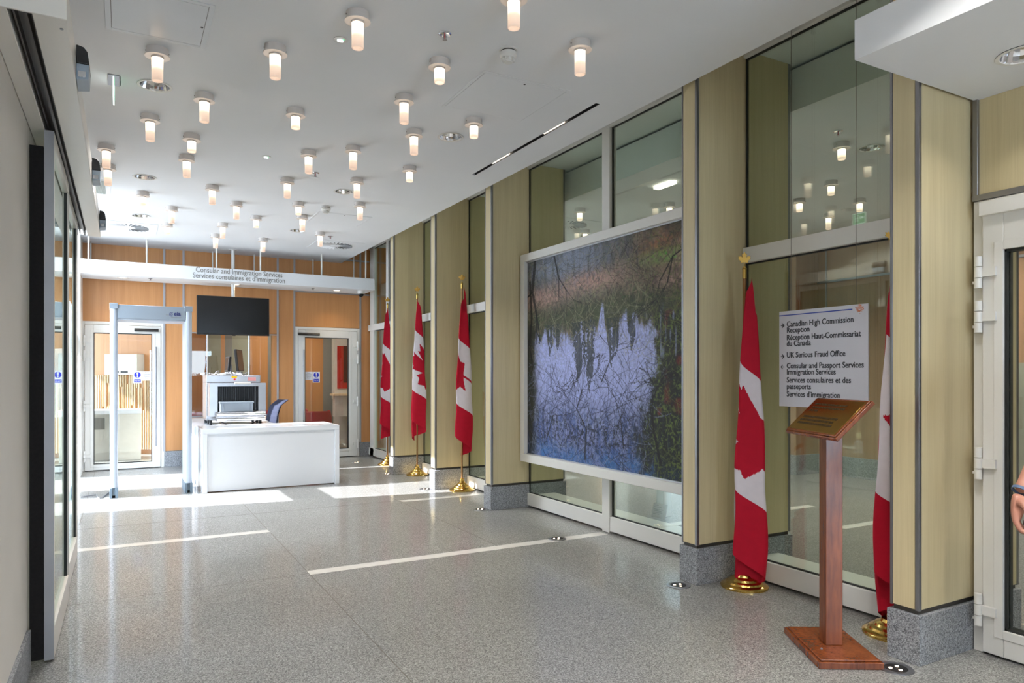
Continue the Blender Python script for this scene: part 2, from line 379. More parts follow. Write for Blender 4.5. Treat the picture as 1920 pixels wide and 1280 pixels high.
# ---------------------------------------------------------------- glass wall bays
def bay(n, y0, y1, label, transom=None, mullion=(), stile=()):
    w_ = thing('window_%d' % n, (XG, (y0+y1)/2, 0), label, 'window', kind='structure')
    f = MB(); a, b = y0+.006, y1-.006
    f.box(XG-.03, XG+.03, a, b, .02, .158); f.box(XG+.03, XG+.34, a, b, .06, .135); f.box(XG-.03, XG+.04, a, b, 3.88, HT-.002)
    for m0, m1 in mullion: f.box(XG-.035, XG+.045, m0, m1, .004, HT-.002)
    for m0, m1 in stile: f.box(XG-.03, XG+.04, m0, m1, .02, HT-.002)
    if transom: f.box(XG-.04, XG+.05, a, b, *transom)
    f.build('window_frame', M['white'], w_, .003)
    g = MB()
    for yy in (a, b-.014): g.box(XG-.004, XG+.012, yy, yy+.014, .158, 3.88)
    g.box(XG-.004, XG+.012, a, b, .158, .168); g.box(XG-.004, XG+.012, a, b, 3.868, 3.88)
    if transom: g.box(XG-.004, XG+.012, a, b, transom[0]-.01, transom[0]); g.box(XG-.004, XG+.012, a, b, transom[1], transom[1]+.006)
    for m0, m1 in mullion: g.box(XG-.004, XG+.012, m0-.014, m0, .158, 3.88)
    g.build('gasket', M['rubber'], w_, smooth=False)
    sp = [a+.014]+[q for m0, m1 in mullion for q in (m0-.014, m1)]+[b-.014]
    for k in range(0, len(sp), 2):
        zz = [(.168, 3.868)] if not transom else [(.168, transom[0]-.01), (transom[1]+.006, 3.868)]
        for z0, z1 in zz: B(XG, XG+.012, sp[k], sp[k+1], z0, z1).build('pane', M['glass'], w_, smooth=False)
bay(1, PY[0]+PW, PY[1], 'tall glass bay behind the hanging directory sign', (2.345, 2.458))
bay(2, PY[1]+PW, PY[2], 'wide glass bay behind the large painting', None, [(5.42, 5.54)])
bay(3, PY[2]+PW, PY[3], 'glass bay between the painting pillar and the sunlit pillar', (2.345, 2.458))
bay(4, PY[3]+PW, PY[4], 'glass bay between the two farthest pillars', (2.345, 2.458))
bay(5, PY[4]+PW, YF, 'farthest glass bay meeting the cherry back wall', (2.345, 2.458), [(11.83, 11.93)], [(12.66, 12.86)])

tag(MB().box(-.43, .9, -4.5, -4.35, 0, HC).box(3.1, XG, -4.5, -4.35, 0, HC).box(.9, 3.1, -4.5, -4.35, 2.5, HC).build('wall_front', M['cream'], smooth=False), 'unseen cream wall behind the viewpoint, its opening added to let sky light in', 'wall', kind='structure')  # opening added behind the camera so sky light fills the near hall
# near right: wall panel over door, door, hanging soffit
wr = thing('wall_right', (XG+.05, 1, 0), 'ash veneer wall panel above the near glazed door', 'wall', kind='structure')
B(XG, XG+.1, -4.5, 2.125, 2.485, HT).build('wood_panel', M['beige_wood'], wr, smooth=False)
B(XG-.02, XG+.1, 2.125, 2.151, 2.455, HT).build('metal_trim', M['steel'], wr, .002)
B(XG-.025, XG+.1, -4.5, 2.151, 2.455, 2.487).build('metal_trim', M['steel'], wr, .002)
B(XG, XG+.1, -4.5, 1.06, 0, 2.455).build('wood_panel', M['beige_wood'], wr, smooth=False)
sf = MB().box(3.06, XG-.002, -4.4, 2.145, 3.01, 3.20).build('ceiling_soffit', M['ceiling'], smooth=False)
cm = MB().lathe([(.115, 2.9), (.115, 3.12)], (3.70, 1.72, 0), 32, caps=True); cut(sf, cm, 'ceiling_soffit')
tag(sf, 'white box soffit hanging at the top right over the near door', 'ceiling', kind='structure')

# ---------------------------------------------------------------- doors
def door(n, M4, W_, H_, gl, hinge, handle, closer, label, sign=None, signx=0, hz=(.24, 1.03, 1.82, 2.06)):
    # local frame: x along the leaf, -y towards the hall, z up; gl = glass rectangle x0,x1,z0,z1
    d = thing('door_%d' % n, M4.translation, label, 'door', kind='structure')
    def bld(mb, name, m, parent=d, bev=0, lab=None):
        mb.v = [tuple(M4 @ Vector(p)) for p in mb.v]; return mb.build(name, m, parent, bev, label=lab)
    f = MB(); f.box(0, .05, -.01, .12, 0, H_); f.box(W_-.05, W_, -.01, .12, 0, H_); f.box(.05, W_-.05, -.01, .12, H_-.05, H_)
    bld(f, 'door_frame', M['white'], bev=.003)
    f = MB(); a, b, c, e = gl; x0, x1, z1 = .055, W_-.055, H_-.055
    f.box(x0, a, -.03, .05, .012, z1); f.box(b, x1, -.03, .05, .012, z1); f.box(a, b, -.03, .05, .012, c); f.box(a, b, -.03, .05, e, z1)
    bld(f, 'leaf', M['white'], bev=.004)
    f = MB(); g = .045
    f.box(a-g, a, -.036, -.03, c-g, e+g); f.box(b, b+g, -.036, -.03, c-g, e+g); f.box(a, b, -.036, -.03, c-g, c); f.box(a, b, -.036, -.03, e, e+g)
    bld(f, 'glazing_bead', M['white'], bev=.002)
    f = MB(); g = .012
    f.box(a, a+g, -.02, .04, c, e); f.box(b-g, b, -.02, .04, c, e); f.box(a, b, -.02, .04, c, c+g); f.box(a, b, -.02, .04, e-g, e)
    bld(f, 'gasket', M['rubber'])
    bld(B(a+g, b-g, .0, .01, c+g, e-g), 'pane', M['clear'])
    bld(B(0, W_, -.005, .1, .0, .012), 'threshold', M['dark_steel'])
    for z in hz:
        h = MB(); hx = .045 if hinge == 'L' else W_-.045; s_ = 1 if hinge == 'L' else -1
        h.cyl((hx, -.052, z-.085), (hx, -.052, z-.032), .019); h.cyl((hx, -.052, z-.028), (hx, -.052, z+.028), .019); h.cyl((hx, -.052, z+.032), (hx, -.052, z+.085), .019)
        h.box(min(hx, hx+s_*.085), max(hx, hx+s_*.085), -.052, -.028, z-.024, z+.024); h.box(min(hx, hx-s_*.03), max(hx, hx-s_*.03), -.05, -.005, z-.06, z-.045)
        bld(h, 'hinge', M['white'])
    if handle:
        hx, z0, z1_ = handle; h = MB(); h.cyl((hx, -.085, z0), (hx, -.085, z1_), .011)
        for z in (z0+.25*(z1_-z0)*.75, z1_-.25*(z1_-z0)*.75): h.cyl((hx, -.085, z), (hx, -.03, z), .008)
        bld(h, 'pull_handle', M['steel'])
    if closer:
        x0, x1, z = closer; h = MB()
        pr = [(0, 0), (.05, 0), (.062, .02), (.05, .045), (0, .05)]
        h.rings([[Vector((x, -.032-p, z+q)) for p, q in pr] for x in (x0, x1)]); bld(h, 'door_closer', M['black'])
    if sign:
        s0 = signx
        def T(txt, sz, x, z, m, par, **k):
            return text_mesh(txt, sz, M4 @ Vector((x, -.006, z)), M4.to_3x3().to_4x4() @ FY, m, par, **k)
        k = 1 if sign == 'R' else -1
        ox = s0; wx = s0+.135 if k > 0 else s0-.135
        c1 = bld(B(ox, ox+.13, -.004, 0, 1.385, 1.58), 'keep_clear_notice', M['paper'], lab='white notice with blue disc')
        q = MB(); n_ = 28
        q.add([(ox+.065+.048*math.cos(2*PI*i/n_), -.005, 1.522+.048*math.sin(2*PI*i/n_)) for i in range(n_)], [tuple(range(n_))])
        q.add([(ox+.017, -.005, 1.40), (ox+.113, -.005, 1.40), (ox+.113, -.005, 1.45), (ox+.017, -.005, 1.45)], [(0, 1, 2, 3)])
        bld(q, 'blue_print', M['blue'], c1)
        q = MB(); q.add([(ox+.052, -.006, 1.56), (ox+.059, -.006, 1.505), (ox+.071, -.006, 1.505), (ox+.078, -.006, 1.56), (ox+.065, -.006, 1.566)], [(0, 1, 2, 3, 4)])
        q.add([(ox+.065+.010*math.cos(2*PI*i/12), -.006, 1.489+.010*math.sin(2*PI*i/12)) for i in range(12)], [tuple(range(12))])
        bld(q, 'exclamation_mark', M['paper'], c1)
        T('Keep clear', .023, ox+.065, 1.418, M['paper'], c1, align='CENTER', xs=.8, bold=.0005)
        c2 = bld(B(wx, wx+.13, -.004, 0, 1.43, 1.58), 'access_notice', M['paper'])
        T('Access\nControlled\nPowered\nDoor', .026, wx+.065, 1.55, M['greyink'], c2, align='CENTER', xs=.85, line=1.15)
    return d
# far left door
door(1, Matrix.Translation((-.575, YF, 0)), 1.176, 2.37, (.172, .998, .102, 2.19), 'L', (1.055, .36, 1.98), (.74, 1.09, 2.225),
     'white glazed door behind the metal detector arch', 'R', .72)
door(2, Matrix.Translation((2.714, YF, 0)), 1.18, 2.39, (.165, .970, .155, 2.205), 'R', (.135, .40, 1.98), (.04, .42, 2.235),
     'white glazed door right of the reception desk', 'L', .31)
near = Matrix.Translation((XG, 2.150, 0)) @ Matrix(((0,1,0,0),(-1,0,0,0),(0,0,1,0),(0,0,0,1)))
door(3, near, 1.09, 2.455, (.16, .93, .155, 2.17), 'L', None, None, 'white glazed door at the right edge with a hand behind it')
tag(B(XG-.06, XG+.02, .95, 2.10, 2.36, 2.44).build('trim_1', M['white'], bevel=.004), 'white cover strip along the head of the near door', 'trim', kind='structure')

# window in the back wall behind the x-ray machine
w6 = thing('window_6', (1.65, YF, .8), 'glazed opening in the cherry back wall behind the scanner', 'window', kind='structure')
B(1.0, 2.32, YF+.02, YF+.032, .8, 2.222).build('pane', M['clear'], w6, smooth=False)
f = MB(); f.box(1.0, 2.32, YF, YF+.05, .80, .825); f.build('window_frame', M['trim'], w6)

# ---------------------------------------------------------------- sliding doors, header, sensors
hd = thing('door_header', (-.3, 5.3, 2.8), 'warm white sliding door header box running down the left wall', 'door header')
f = MB(); f.box(-.428, -.36, 3.04, 7.62, 2.802, 2.94); f.box(-.285, -.18, 3.04, 7.62, 2.8, 2.94); f.box(-.36, -.285, 3.04, 7.62, 2.86, 2.94)
f.build('casing', M['header'], hd, .003)
B(-.428, -.178, 3.03, 3.042, 2.8, 2.945).build('end_cap', M['header'], hd, .002)
f = MB(); f.box(-.358, -.287, 3.045, 7.6, 2.852, 2.86); f.box(-.345, -.340, 3.045, 7.6, 2.81, 2.852); f.box(-.312, -.300, 3.045, 7.6, 2.80, 2.852)
f.build('track', M['dark_steel'], hd)
f = MB(); f.cyl((-.20, 3.12, 2.797), (-.20, 3.12, 2.802), .006); f.build('screw', M['steel'], hd)
def leaf_door(x, y0, y1, label, brush=False):
    d = thing('sliding_door_leaf', (x, (y0+y1)/2, 0), label, 'sliding door', 'sliding door leaves parked against the left wall')
    f = MB(); h = 2.79
    f.box(x-.022, x+.022, y0, y0+.045, .01, h); f.box(x-.022, x+.022, y1-.05, y1, .01, h)
    f.box(x-.022, x+.022, y0+.045, y1-.05, .01, .17); f.box(x-.022, x+.022, y0+.045, y1-.05, h-.07, h)
    f.build('leaf_frame', M['header'], d, .002); B(x-.0215, x+.0215, y0-.004, y0, .012, h-.002).build('edge_profile', M['trim'], d)
    f = MB(); f.box(x-.010, x+.006, y0+.045, y0+.053, .17, h-.07); f.box(x-.01, x+.012, y1-.062, y1-.05, .17, h-.07)
    f.build('gasket', M['rubber'], d, smooth=False)
    B(x-.004, x+.004, y0+.053, y1-.062, .17, h-.07).build('pane', M['glass'], d, smooth=False)
    if brush:
        B(x-.085, x-.024, y0-.006, y0+.02, .02, 2.70).build('brush_seal', M['brush'], d)
leaf_door(-.338, 4.405, 5.60, 'nearest aluminium framed glass leaf edged with a black brush seal', True)
leaf_door(-.352, 5.62, 6.90, 'second aluminium framed glass leaf, beyond the brush edged one')
for i, (y, lab) in enumerate(((3.62, 'black door sensor nearest the camera on the header'), (5.445, 'middle black door sensor on the header'), (7.146, 'farthest black door sensor at the end of the header'))):
    s = thing('door_sensor', (-.15, y+.07, 2.80), lab+' above the sliding doors', 'sensor', 'black door sensors on the header')
    pr = [(-.178, 2.955), (-.15, 2.948), (-.136, 2.93), (-.128, 2.875), (-.178, 2.875)]
    f = MB(); f.rings([[Vector((a, yy, b)) for a, b in pr] for yy in (y, y+.16)]); f.build('housing', M['black'], s, .003)
    pr = [(-.178, 2.874), (-.129, 2.874), (-.132, 2.81), (-.178, 2.802)]
    f = MB(); f.rings([[Vector((a, yy, b)) for a, b in pr] for yy in (y+.004, y+.156)]); f.build('lens_cover', M['bin'], s, .002)
    f = MB(); f.box(-.172, -.142, y+.001, y+.004, 2.815, 2.842); f.build('lens', M['chrome'], s, .001)

# ---------------------------------------------------------------- ceiling lights
LIGHTS = [(.195,5.052,'L'),(.533,5.7,'L'),(.194,6.367,'L'),(.526,6.704,'S'),(-.13,7.378,'L'),(.534,7.362,'L'),(-.128,8.051,'L'),(.2,9.05,'S'),(.865,8.379,'L'),
 (1.193,5.674,'S'),(1.519,6.663,'L'),(1.845,6.332,'L'),(1.53,7.697,'L'),(2.179,7.338,'L'),(.532,9.673,'L'),(1.199,9.026,'L'),(.537,10.726,'S'),(1.201,10.37,'L'),
 (1.203,11.23,'L'),(1.859,8.685,'S'),(2.517,8.349,'L'),(1.532,9.694,'S'),(2.051,9.349,'L'),(1.871,11.214,'L'),(2.521,10.333,'L'),(2.515,3.658,'L'),(1.843,4.323,'S'),
 (1.846,5.004,'L'),(2.513,5.181,'S'),(2.18,5.666,'L'),(1.866,3.348,'L'),(1.189,3.989,'L'),(.85,4.646,'L'),(2.516,6.662,'S')]
def make_tube(k):
    L = .155 if k == 'L' else .10
    t = thing('tube_light', (0, 0, 0), 'x', 'ceiling light')
    f = MB(); f.lathe([(.0, 0), (.066, 0), (.066, -.044), (.074, -.046), (.074, -.052), (.0, -.052)], n=36)
    o = f.build('canopy', M['lamp_metal'], t, ang=30)
    for a in (0, PI): MB().cyl((.064*math.cos(a), .064*math.sin(a), -.022), (.069*math.cos(a), .069*math.sin(a), -.022), .004, 8).build('grub_screw', M['dark_steel'], o)
    f = MB(); f.lathe([(.0, -.052), (.037, -.052), (.037, -.062), (.0, -.062)], n=28); f.build('collar', M['lamp_metal'], t)
    f = MB(); f.lathe([(.034, -.056), (.034, -.05-L), (.030, -.052-L), (.028, -.05-L), (.027, -.035-L), (.001, -.034-L)], n=28); f.build('glass_tube', M['tube'], t)
    return t
protos = {'L': None, 'S': None}
ORD = ['nearest', 'second nearest', 'third nearest', 'fourth nearest', 'fifth nearest', 'sixth nearest', 'seventh nearest']
colx = sorted(set(min((-.13, .2, .53, .86, 1.2, 1.53, 1.85, 2.18, 2.515), key=lambda q: abs(q-x)) for x, y, k in LIGHTS))
names = ['first', 'second', 'third', 'fourth', 'fifth', 'sixth', 'seventh', 'eighth', 'ninth']
def put_tube(x, y, k, label, group):
    if protos[k] is None: protos[k] = o = make_tube(k)
    else: o = copy_tree(protos[k])
    o.location = (x, y, HC); o['label'] = label; o['group'] = group; return o
for c_i, cx in enumerate(colx):
    row = sorted([l for l in LIGHTS if abs(l[0]-cx) < .14 and min(colx, key=lambda q: abs(q-l[0])) == cx], key=lambda l: l[1])
    for r_i, (x, y, k) in enumerate(row):
        put_tube(x, y, k, '%s frosted tube ceiling light, %s in the %s lengthwise line from the left' % ('long' if k == 'L' else 'short', ORD[r_i], names[c_i]), 'frosted tube lights on the hall ceiling')
for x, y in ((.85, 2.0), (1.52, 1.0), (2.2, 1.7), (.2, .7)):     # unseen repeats of the lights, added to brighten the near hall
    put_tube(x, y, 'L', 'unseen long frosted tube ceiling light added above and behind the viewpoint', 'added frosted tube lights overhead')
ADJ = [(5.664,4.1,'S'),(6.672,4.957,'S'),(7.018,5.639,'S'),(7.641,5.294,'S'),(7.982,5.966,'L'),(8.662,7.295,'S'),(5.0,4.24,'L'),(5.013,7.299,'S'),(5.81,8.324,'S'),(5.807,6.541,'S'),(6.3,10.0,'L'),(5.6,2.2,'L')]
adl = ['short tube light nearest the sprinkler, seen through the glass above the sign', 'short tube light below the brightest one, seen through the sign bay glass', 'short tube light left of centre, seen through the sign bay glass',
 'short tube light right, beside the green exit reflection behind glass', 'long tube light low in the upper pane of the sign bay', 'short tube light just over the white transom of the sign bay', 'tube light half hidden by the second pillar, behind glass',
 'short tube light seen through the glass above the painting left half', 'short tube light near the round vent behind glass above the painting', 'short tube light seen through the glass above the painting right half', 'long tube light deep in the lobby behind the glass', 'long tube light in the lobby beyond the near door']
for (x, y, k), lb in zip(ADJ, adl): put_tube(x, y, k, lb, 'frosted tube lights in the lobby behind the glass')

def make_down(r=.10):
    t = thing('downlight', (0, 0, 0), 'x', 'downlight')
    f = MB(); f.lathe([(r+.006, -.0005), (r+.016, -.004), (r+.014, -.006), (r-.002, -.005), (r-.002, .004)], n=36); f.build('trim_ring', M['white'], t)
    f = MB(); f.lathe([(r-.001, -.002), (r-.008, .03), (r-.022, .07), (r-.045, .105), (.0005, .12)], n=20); f.build('reflector', M['chrome'], t, smooth=False)
    for yy in (.012, -.012): MB().cyl((-.05, yy, .075), (.05, yy, .075), .008, 10).build('lamp', M['cfl'], t)
    return t
dlab = ['round chrome downlight behind the tube light near the exit sign', 'round chrome downlight beside the ceiling grille on the left', 'round chrome downlight beside the round vent on the left', 'round chrome downlight halfway down the hall on the right',
        'round chrome downlight beyond the far access hatch', 'round chrome downlight beside the long dark slot', 'unseen round downlight added in the ceiling right above the viewpoint', 'unseen round downlight added in the ceiling right of the viewpoint',
        'unseen round downlight added behind the viewpoint on the left', 'unseen round downlight added behind the viewpoint on the right', 'unseen rearmost round downlight added on the left', 'unseen rearmost round downlight added on the right']
pd = make_down()
def put_down(x, y, z, lab, energy=None, first=[True], spread=112):
    o = pd if first[0] else copy_tree(pd); first[0] = False
    o.location = (x, y, z); o['label'] = lab; o['group'] = 'chrome downlights'
    if energy:
        l = light('downlight_beam', 'AREA', (x, y, z-.002), energy, (1, .97, .93), shape='DISK', size=.16, spread=R(spread))  # area light added at each downlight for general light
    return o
for (x, y), lb in zip(DOWN, dlab): put_down(x, y, HC, lb, 21)
put_down(6.02, 4.06, HC, 'round chrome downlight seen through the glass above the sign', 12)
put_down(3.70, 1.72, 3.01, 'large round chrome downlight in the white soffit at the top right', 2)
for x, y in ((6.6, 7.2), (6.6, 10.5), (6.0, .5), (8.4, 4.5)):
    light('lobby_fill', 'AREA', (x, y, HC-.01), 44, (1, .95, .87), shape='DISK', size=.2, spread=R(125))  # added area lights without fittings, to brighten the lobby

# ---------------------------------------------------------------- ceiling fittings
def swirl(cx, cy, label):
    t = thing('swirl_diffuser', (cx, cy, HC), label, 'ceiling vent', 'square swirl diffusers')
    B(cx-.37, cx+.37, cy-.37, cy+.37, HC-.006, HC).build('face_plate', M['ceiling'], t, .002)
    n = 26; f = MB(); g = MB()
    for i in range(n):
        a = 2*PI*i/n
        for mbx, w0, w1, z in ((f, .010, .024, -.0075),):
            c_, s_ = math.cos(a), math.sin(a); tx, ty = -s_, c_
            p = [(cx+.10*c_+tx*w0, cy+.10*s_+ty*w0), (cx+.26*c_+tx*w1, cy+.26*s_+ty*w1), (cx+.26*c_-tx*.002, cy+.26*s_-ty*.002), (cx+.10*c_-tx*.002, cy+.10*s_-ty*.002)]
            f.add([(x, y, HC-.0066) for x, y in reversed(p)], [(0, 1, 2, 3)])
            # tilted blade beside each slot
            g.add([(p[0][0], p[0][1], HC-.0075), (p[1][0], p[1][1], HC-.0075), (p[2][0], p[2][1], HC-.026), (p[3][0], p[3][1], HC-.016)], [(3, 2, 1, 0)])
    f.build('slot', M['dark_slot'], t, smooth=False); g.build('blade', M['ceiling'], t, smooth=False)
    MB().lathe([(.0, -.02), (.06, -.018), (.095, -.007)], (cx, cy, HC), 28).build('hub', M['ceiling'], t)
    return t
swirl(.064, 11.28, 'square swirl air diffuser at the far left of the ceiling')
swirl(2.99, 11.24, 'square swirl air diffuser at the far right of the ceiling')
s = thing('air_grille', (-.215, 9.05, HC), 'small slatted air grille beside the door header', 'air grille')
B(-.27, -.12, 8.69, 9.40, HC-.004, HC).build('frame', M['ceiling'], s, .001)
f = MB()
for i in range(12): f.box(-.262+i*.008, -.258+i*.008, 8.73, 9.35, HC-.008, HC-.004)
f.build('slats', M['grille'], s, smooth=False)
def hatch(x0, x1, y0, y1, label, m, fr):
    t = thing('access_hatch', ((x0+x1)/2, (y0+y1)/2, HC), label, 'access hatch', 'ceiling access hatches')
    f = MB()
    for a in ((x0, x0+fr, y0, y1), (x1-fr, x1, y0, y1), (x0+fr, x1-fr, y0, y0+fr), (x0+fr, x1-fr, y1-fr, y1)): f.box(*a, HC-.004, HC)
    f.build('hatch_frame', M['hatch'] if m else M['ceiling'], t, .001)
    B(x0+fr, x1-fr, y0+fr, y1-fr, HC-.0016, HC).build('gap', M['joint'], t, smooth=False)
    B(x0+fr+.003, x1-fr-.003, y0+fr+.003, y1-fr-.003, HC-.004, HC-.0004).build('hatch_panel', M['hatch'] if m else M['ceiling'], t, smooth=False)
    MB().cyl(((x0+x1)/2, y0+.06, HC-.006) if not m else (x1-.045, (y0+y1)/2, HC-.006), ((x0+x1)/2, y0+.06, HC) if not m else (x1-.045, (y0+y1)/2, HC), .008, 12).build('lock', M['black'], t)
hatch(-.09, .462, 4.30, 4.90, 'pale metal access hatch at the top left of the ceiling', True, .03)
hatch(2.168, 2.885, 4.315, 5.045, 'flush white access hatch beside the long dark ceiling slot', False, .022)
hatch(2.18, 2.887, 9.02, 9.70, 'flush white access hatch farther down the hall', False, .022)
def sprinkler(x, y, label):
    t = thing('sprinkler_head', (x, y, HC), label, 'sprinkler', 'ceiling sprinkler heads')
    MB().lathe([(.038, 0), (.040, -.004), (.030, -.007), (.022, -.003), (.001, -.002)], (x, y, HC), 24).build('rosette', M['chrome'], t)
    f = MB(); f.cyl((x-.006, y, HC), (x-.009, y, HC-.035), .0025, 8); f.cyl((x+.006, y, HC), (x+.009, y, HC-.035), .0025, 8); f.cyl((x, y, HC-.04), (x, y, HC-.038), .014, 14); f.build('deflector', M['steel'], t)
    MB().cyl((x, y, HC-.003), (x, y, HC-.034), .003, 8).build('bulb', M['red_plastic'], t)
sprinkler(1.728, 3.97, 'ceiling sprinkler nearest the smoke detector'); sprinkler(1.74, 7.335, 'ceiling sprinkler in the middle of the hall'); sprinkler(2.73, 10.555, 'ceiling sprinkler near the far right swirl diffuser')
sprinkler(5.365, 3.917, 'sprinkler seen through the glass above the directory sign')
def smoke(x, y, label):
    t = thing('smoke_detector', (x, y, HC), label, 'smoke detector', 'smoke detectors')
    MB().lathe([(.0, 0), (.058, 0), (.060, -.012), (.052, -.014)], (x, y, HC), 28).build('base', M['white'], t)
    MB().lathe([(.050, -.014), (.050, -.022)], (x, y, HC), 28).build('gap_ring', M['dark_steel'], t)
    MB().lathe([(.050, -.020), (.056, -.024), (.056, -.045), (.046, -.058), (.03, -.060)], (x, y, HC), 28).build('body', M['white'], t)
    f = MB()
    for i in range(10):
        a = 2*PI*i/10; m = Matrix.Translation((x, y, HC)) @ Matrix.Rotation(a, 4, 'Z'); f.box(.028, .042, -.004, .004, -.078, -.056, 0, m)
    f.build('vane', M['white'], t)
    MB().lathe([(.03, -.058), (.026, -.086), (.0005, -.088)], (x, y, HC), 24).build('cap', M['white'], t)
smoke(2.169, 3.965, 'white smoke detector near the camera'); smoke(2.201, 8.727, 'white smoke detector farther down, beside the flush hatch')
def emerg(x, y, label):
    t = thing('emergency_light', (x, y, HC), label, 'emergency light', 'small round emergency lights')
    MB().lathe([(.042, 0), (.044, -.004), (.034, -.006), (.001, -.004)], (x, y, HC), 24).build('rosette', M['white'], t)
    f = MB(); f.box(x-.022, x+.014, y-.007, y+.004, HC-.016, HC-.006); f.build('led_lens', M['led'], t, .003)
    MB().sphere((x+.012, y-.018, HC-.008), .0035, n=8, m=6).build('indicator', M['green_led'], t)
emerg(1.191, 4.355, 'small round emergency light beside the nearest tube lights'); emerg(1.205, 7.026, 'small round emergency light in the middle of the ceiling')
# exit sign: lit acrylic blade under a small square plate
s = thing('exit_sign', (-.055, 5.73, HC), 'green exit blade sign hanging edge-on from the ceiling at left', 'exit sign')
B(-.092, -.020, 5.625, 5.832, HC-.006, HC).build('ceiling_plate', M['steel'], s, .001)
B(-.060, -.052, 5.64, 5.82, HC-.15, HC-.006).build('acrylic_blade', M['exit_white'], s, .001)
gf = B(-.052, -.0505, 5.648, 5.812, HC-.14, HC-.02).build('green_face', M['exit_green'], s, smooth=False)
f = MB(); mm = Matrix.Translation((-.0503, 5.73, HC-.08)) @ Matrix(((0,0,1,0),(1,0,0,0),(0,1,0,0),(0,0,0,1)))
for poly in ([(-.066,.02),(-.03,.02),(-.03,.035),(-.012,.008),(-.03,-.02),(-.03,-.005),(-.066,-.005)], [(.002,.045),(.066,.045),(.066,-.045),(.058,-.045),(.058,.037),(.010,.037),(.010,-.045),(.002,-.045)],
  [(.030,.025),(.040,.025),(.044,.008),(.052,.002),(.048,-.004),(.040,0),(.038,-.012),(.046,-.03),(.040,-.034),(.030,-.015),(.020,-.034),(.014,-.03),(.026,-.008),(.026,.004),(.018,0),(.015,.005)]):
    f.prism(poly, mm, .0004)
f.build('pictogram', M['exit_white'], gf, smooth=False)
# dark slot with two linear lamps
s = thing('linear_slot', (3.205, 5.5, HC), 'long narrow black ceiling slot with two lamps beside the glass wall', 'lighting slot')
f = MB(); f.box(3.186, 3.190, 4.422, 6.618, HC, HC+.115); f.box(3.220, 3.224, 4.422, 6.618, HC, HC+.115); f.box(3.186, 3.224, 4.422, 6.618, HC+.105, HC+.118)
f.build('channel', M['dark_slot'], s, smooth=False)
for a, b in ((4.9, 5.22), (5.85, 6.2)): B(3.193, 3.217, a, b, HC+.008, HC+.03).build('lamp', M['cfl'], s)
s = thing('linear_lamp', (5.18, 5.9, HC), 'bright linear lamp seen through the glass above the painting', 'lamp')
B(5.14, 5.22, 5.76, 6.05, HC-.03, HC).build('diffuser', M['strip_light'], s, .004)
t2 = swirl(5.40, 8.15, 'round vent seen through glass above the painting')
# ---------------------------------------------------------------- hanging soffit with lettering
hs = thing('sign_canopy', (1.7, 12.5, 3.03), 'long white hanging canopy lettered Consular and Immigration Services', 'sign canopy')
B(-.56, 3.93, 12.15, 12.86, 3.03, 3.235).build('canopy_box', M['ceiling'], hs, .002)
def hz(px, Y):   # lateral position of a rod at depth Y
    t = (px-960)/F; S, C = math.sin(YAW), math.cos(YAW); return Y*(S+t*C)/(C-t*S)
for px in (166, 275, 406, 488.4, 603, 685.8): x = hz(px, 12.2); MB().cyl((x, 12.2, 3.235), (x, 12.2, HC if x < 3.5 else HT), .013, 12).build('rod', M['white'], hs)
for px in (170.2, 398.7, 476.7, 586.9, 663.4): x = hz(px, 12.8); MB().cyl((x, 12.8, 3.235), (x, 12.8, HC if x < 3.5 else HT), .010, 12).build('rod', M['white'], hs)
text_mesh('Consular and Immigration Services\nServices consulaires et d\u2019immigration', .118, (hz(450.5, 12.15), 12.146, 3.150), FY, M['greyink'], hs, align='CENTER', xs=.80, line=.78)
for px in (231, 441, 630):
    x = hz(px, 12.55); MB().lathe([(.055, 3.0285), (.085, 3.026), (.09, 3.03)], (x, 12.5, 0), 24).build('light_ring', M['white'], hs); MB().lathe([(.001, 3.0285), (.055, 3.0285)], (x, 12.5, 0), 20).build('light_lens', M['cfl'], hs)
    light('canopy_lamp', 'AREA', (x, 12.5, 3.02), 2.2, (1, .82, .6), shape='DISK', size=.1, spread=R(110))
for px in (282, 587): x = hz(px, 12.4); MB().lathe([(.03, 3.03), (.03, 3.027), (.008, 3.02), (.008, 3.0), (.02, 3.0), (.0005, 2.998)], (x, 12.4, 0), 14).build('sprinkler', M['steel'], hs)
x = hz(677, 12.35); cdm = thing('dome_camera', (x, 12.35, 3.03), 'small dome security camera under the right end of the canopy', 'camera')
MB().lathe([(.001, 3.03), (.062, 3.03), (.062, 2.99), (.05, 2.975)], (x, 12.35, 0), 24).build('housing', M['white'], cdm)
MB().lathe([(.048, 2.978), (.045, 2.95), (.03, 2.93), (.001, 2.92)], (x, 12.35, 0), 24).build('dome', M['screen'], cdm)

# ---------------------------------------------------------------- television on pole
YT = 12.36
tx0, tx1 = hz(369, YT), hz(505, YT)
tv = thing('television', ((tx0+tx1)/2, YT, 2.1), 'black wide television hanging on a white pole over the scanner', 'television')
zt, zb = 2.808, 2.175
B(tx0, tx1, YT, YT+.045, zb, zt).build('casing', M['black'], tv, .004)
B(tx0+.012, tx1-.012, YT-.0015, YT, zb+.022, zt-.012).build('screen', M['screen'], tv, smooth=False)
f = MB(); xm = (tx0+tx1)/2; f.box(xm-.025, xm+.025, YT-.004, YT, zb-.012, zb); f.build('receiver', M['black'], tv)
MB().sphere((tx1-.05, YT-.002, zb+.008), .004, n=8, m=6).build('standby_light', M['red_plastic'], tv)
xp_ = hz(437, 12.47)
f = MB(); f.cyl((xp_, 12.47, 3.235), (xp_, 12.47, HC), .028, 20); f.cyl((xp_, 12.47, 2.3), (xp_, 12.47, 3.03), .028, 20); f.lathe([(.001, HC), (.07, HC), (.07, HC-.01), (.03, HC-.012)], (xp_, 12.47, 0), 24)
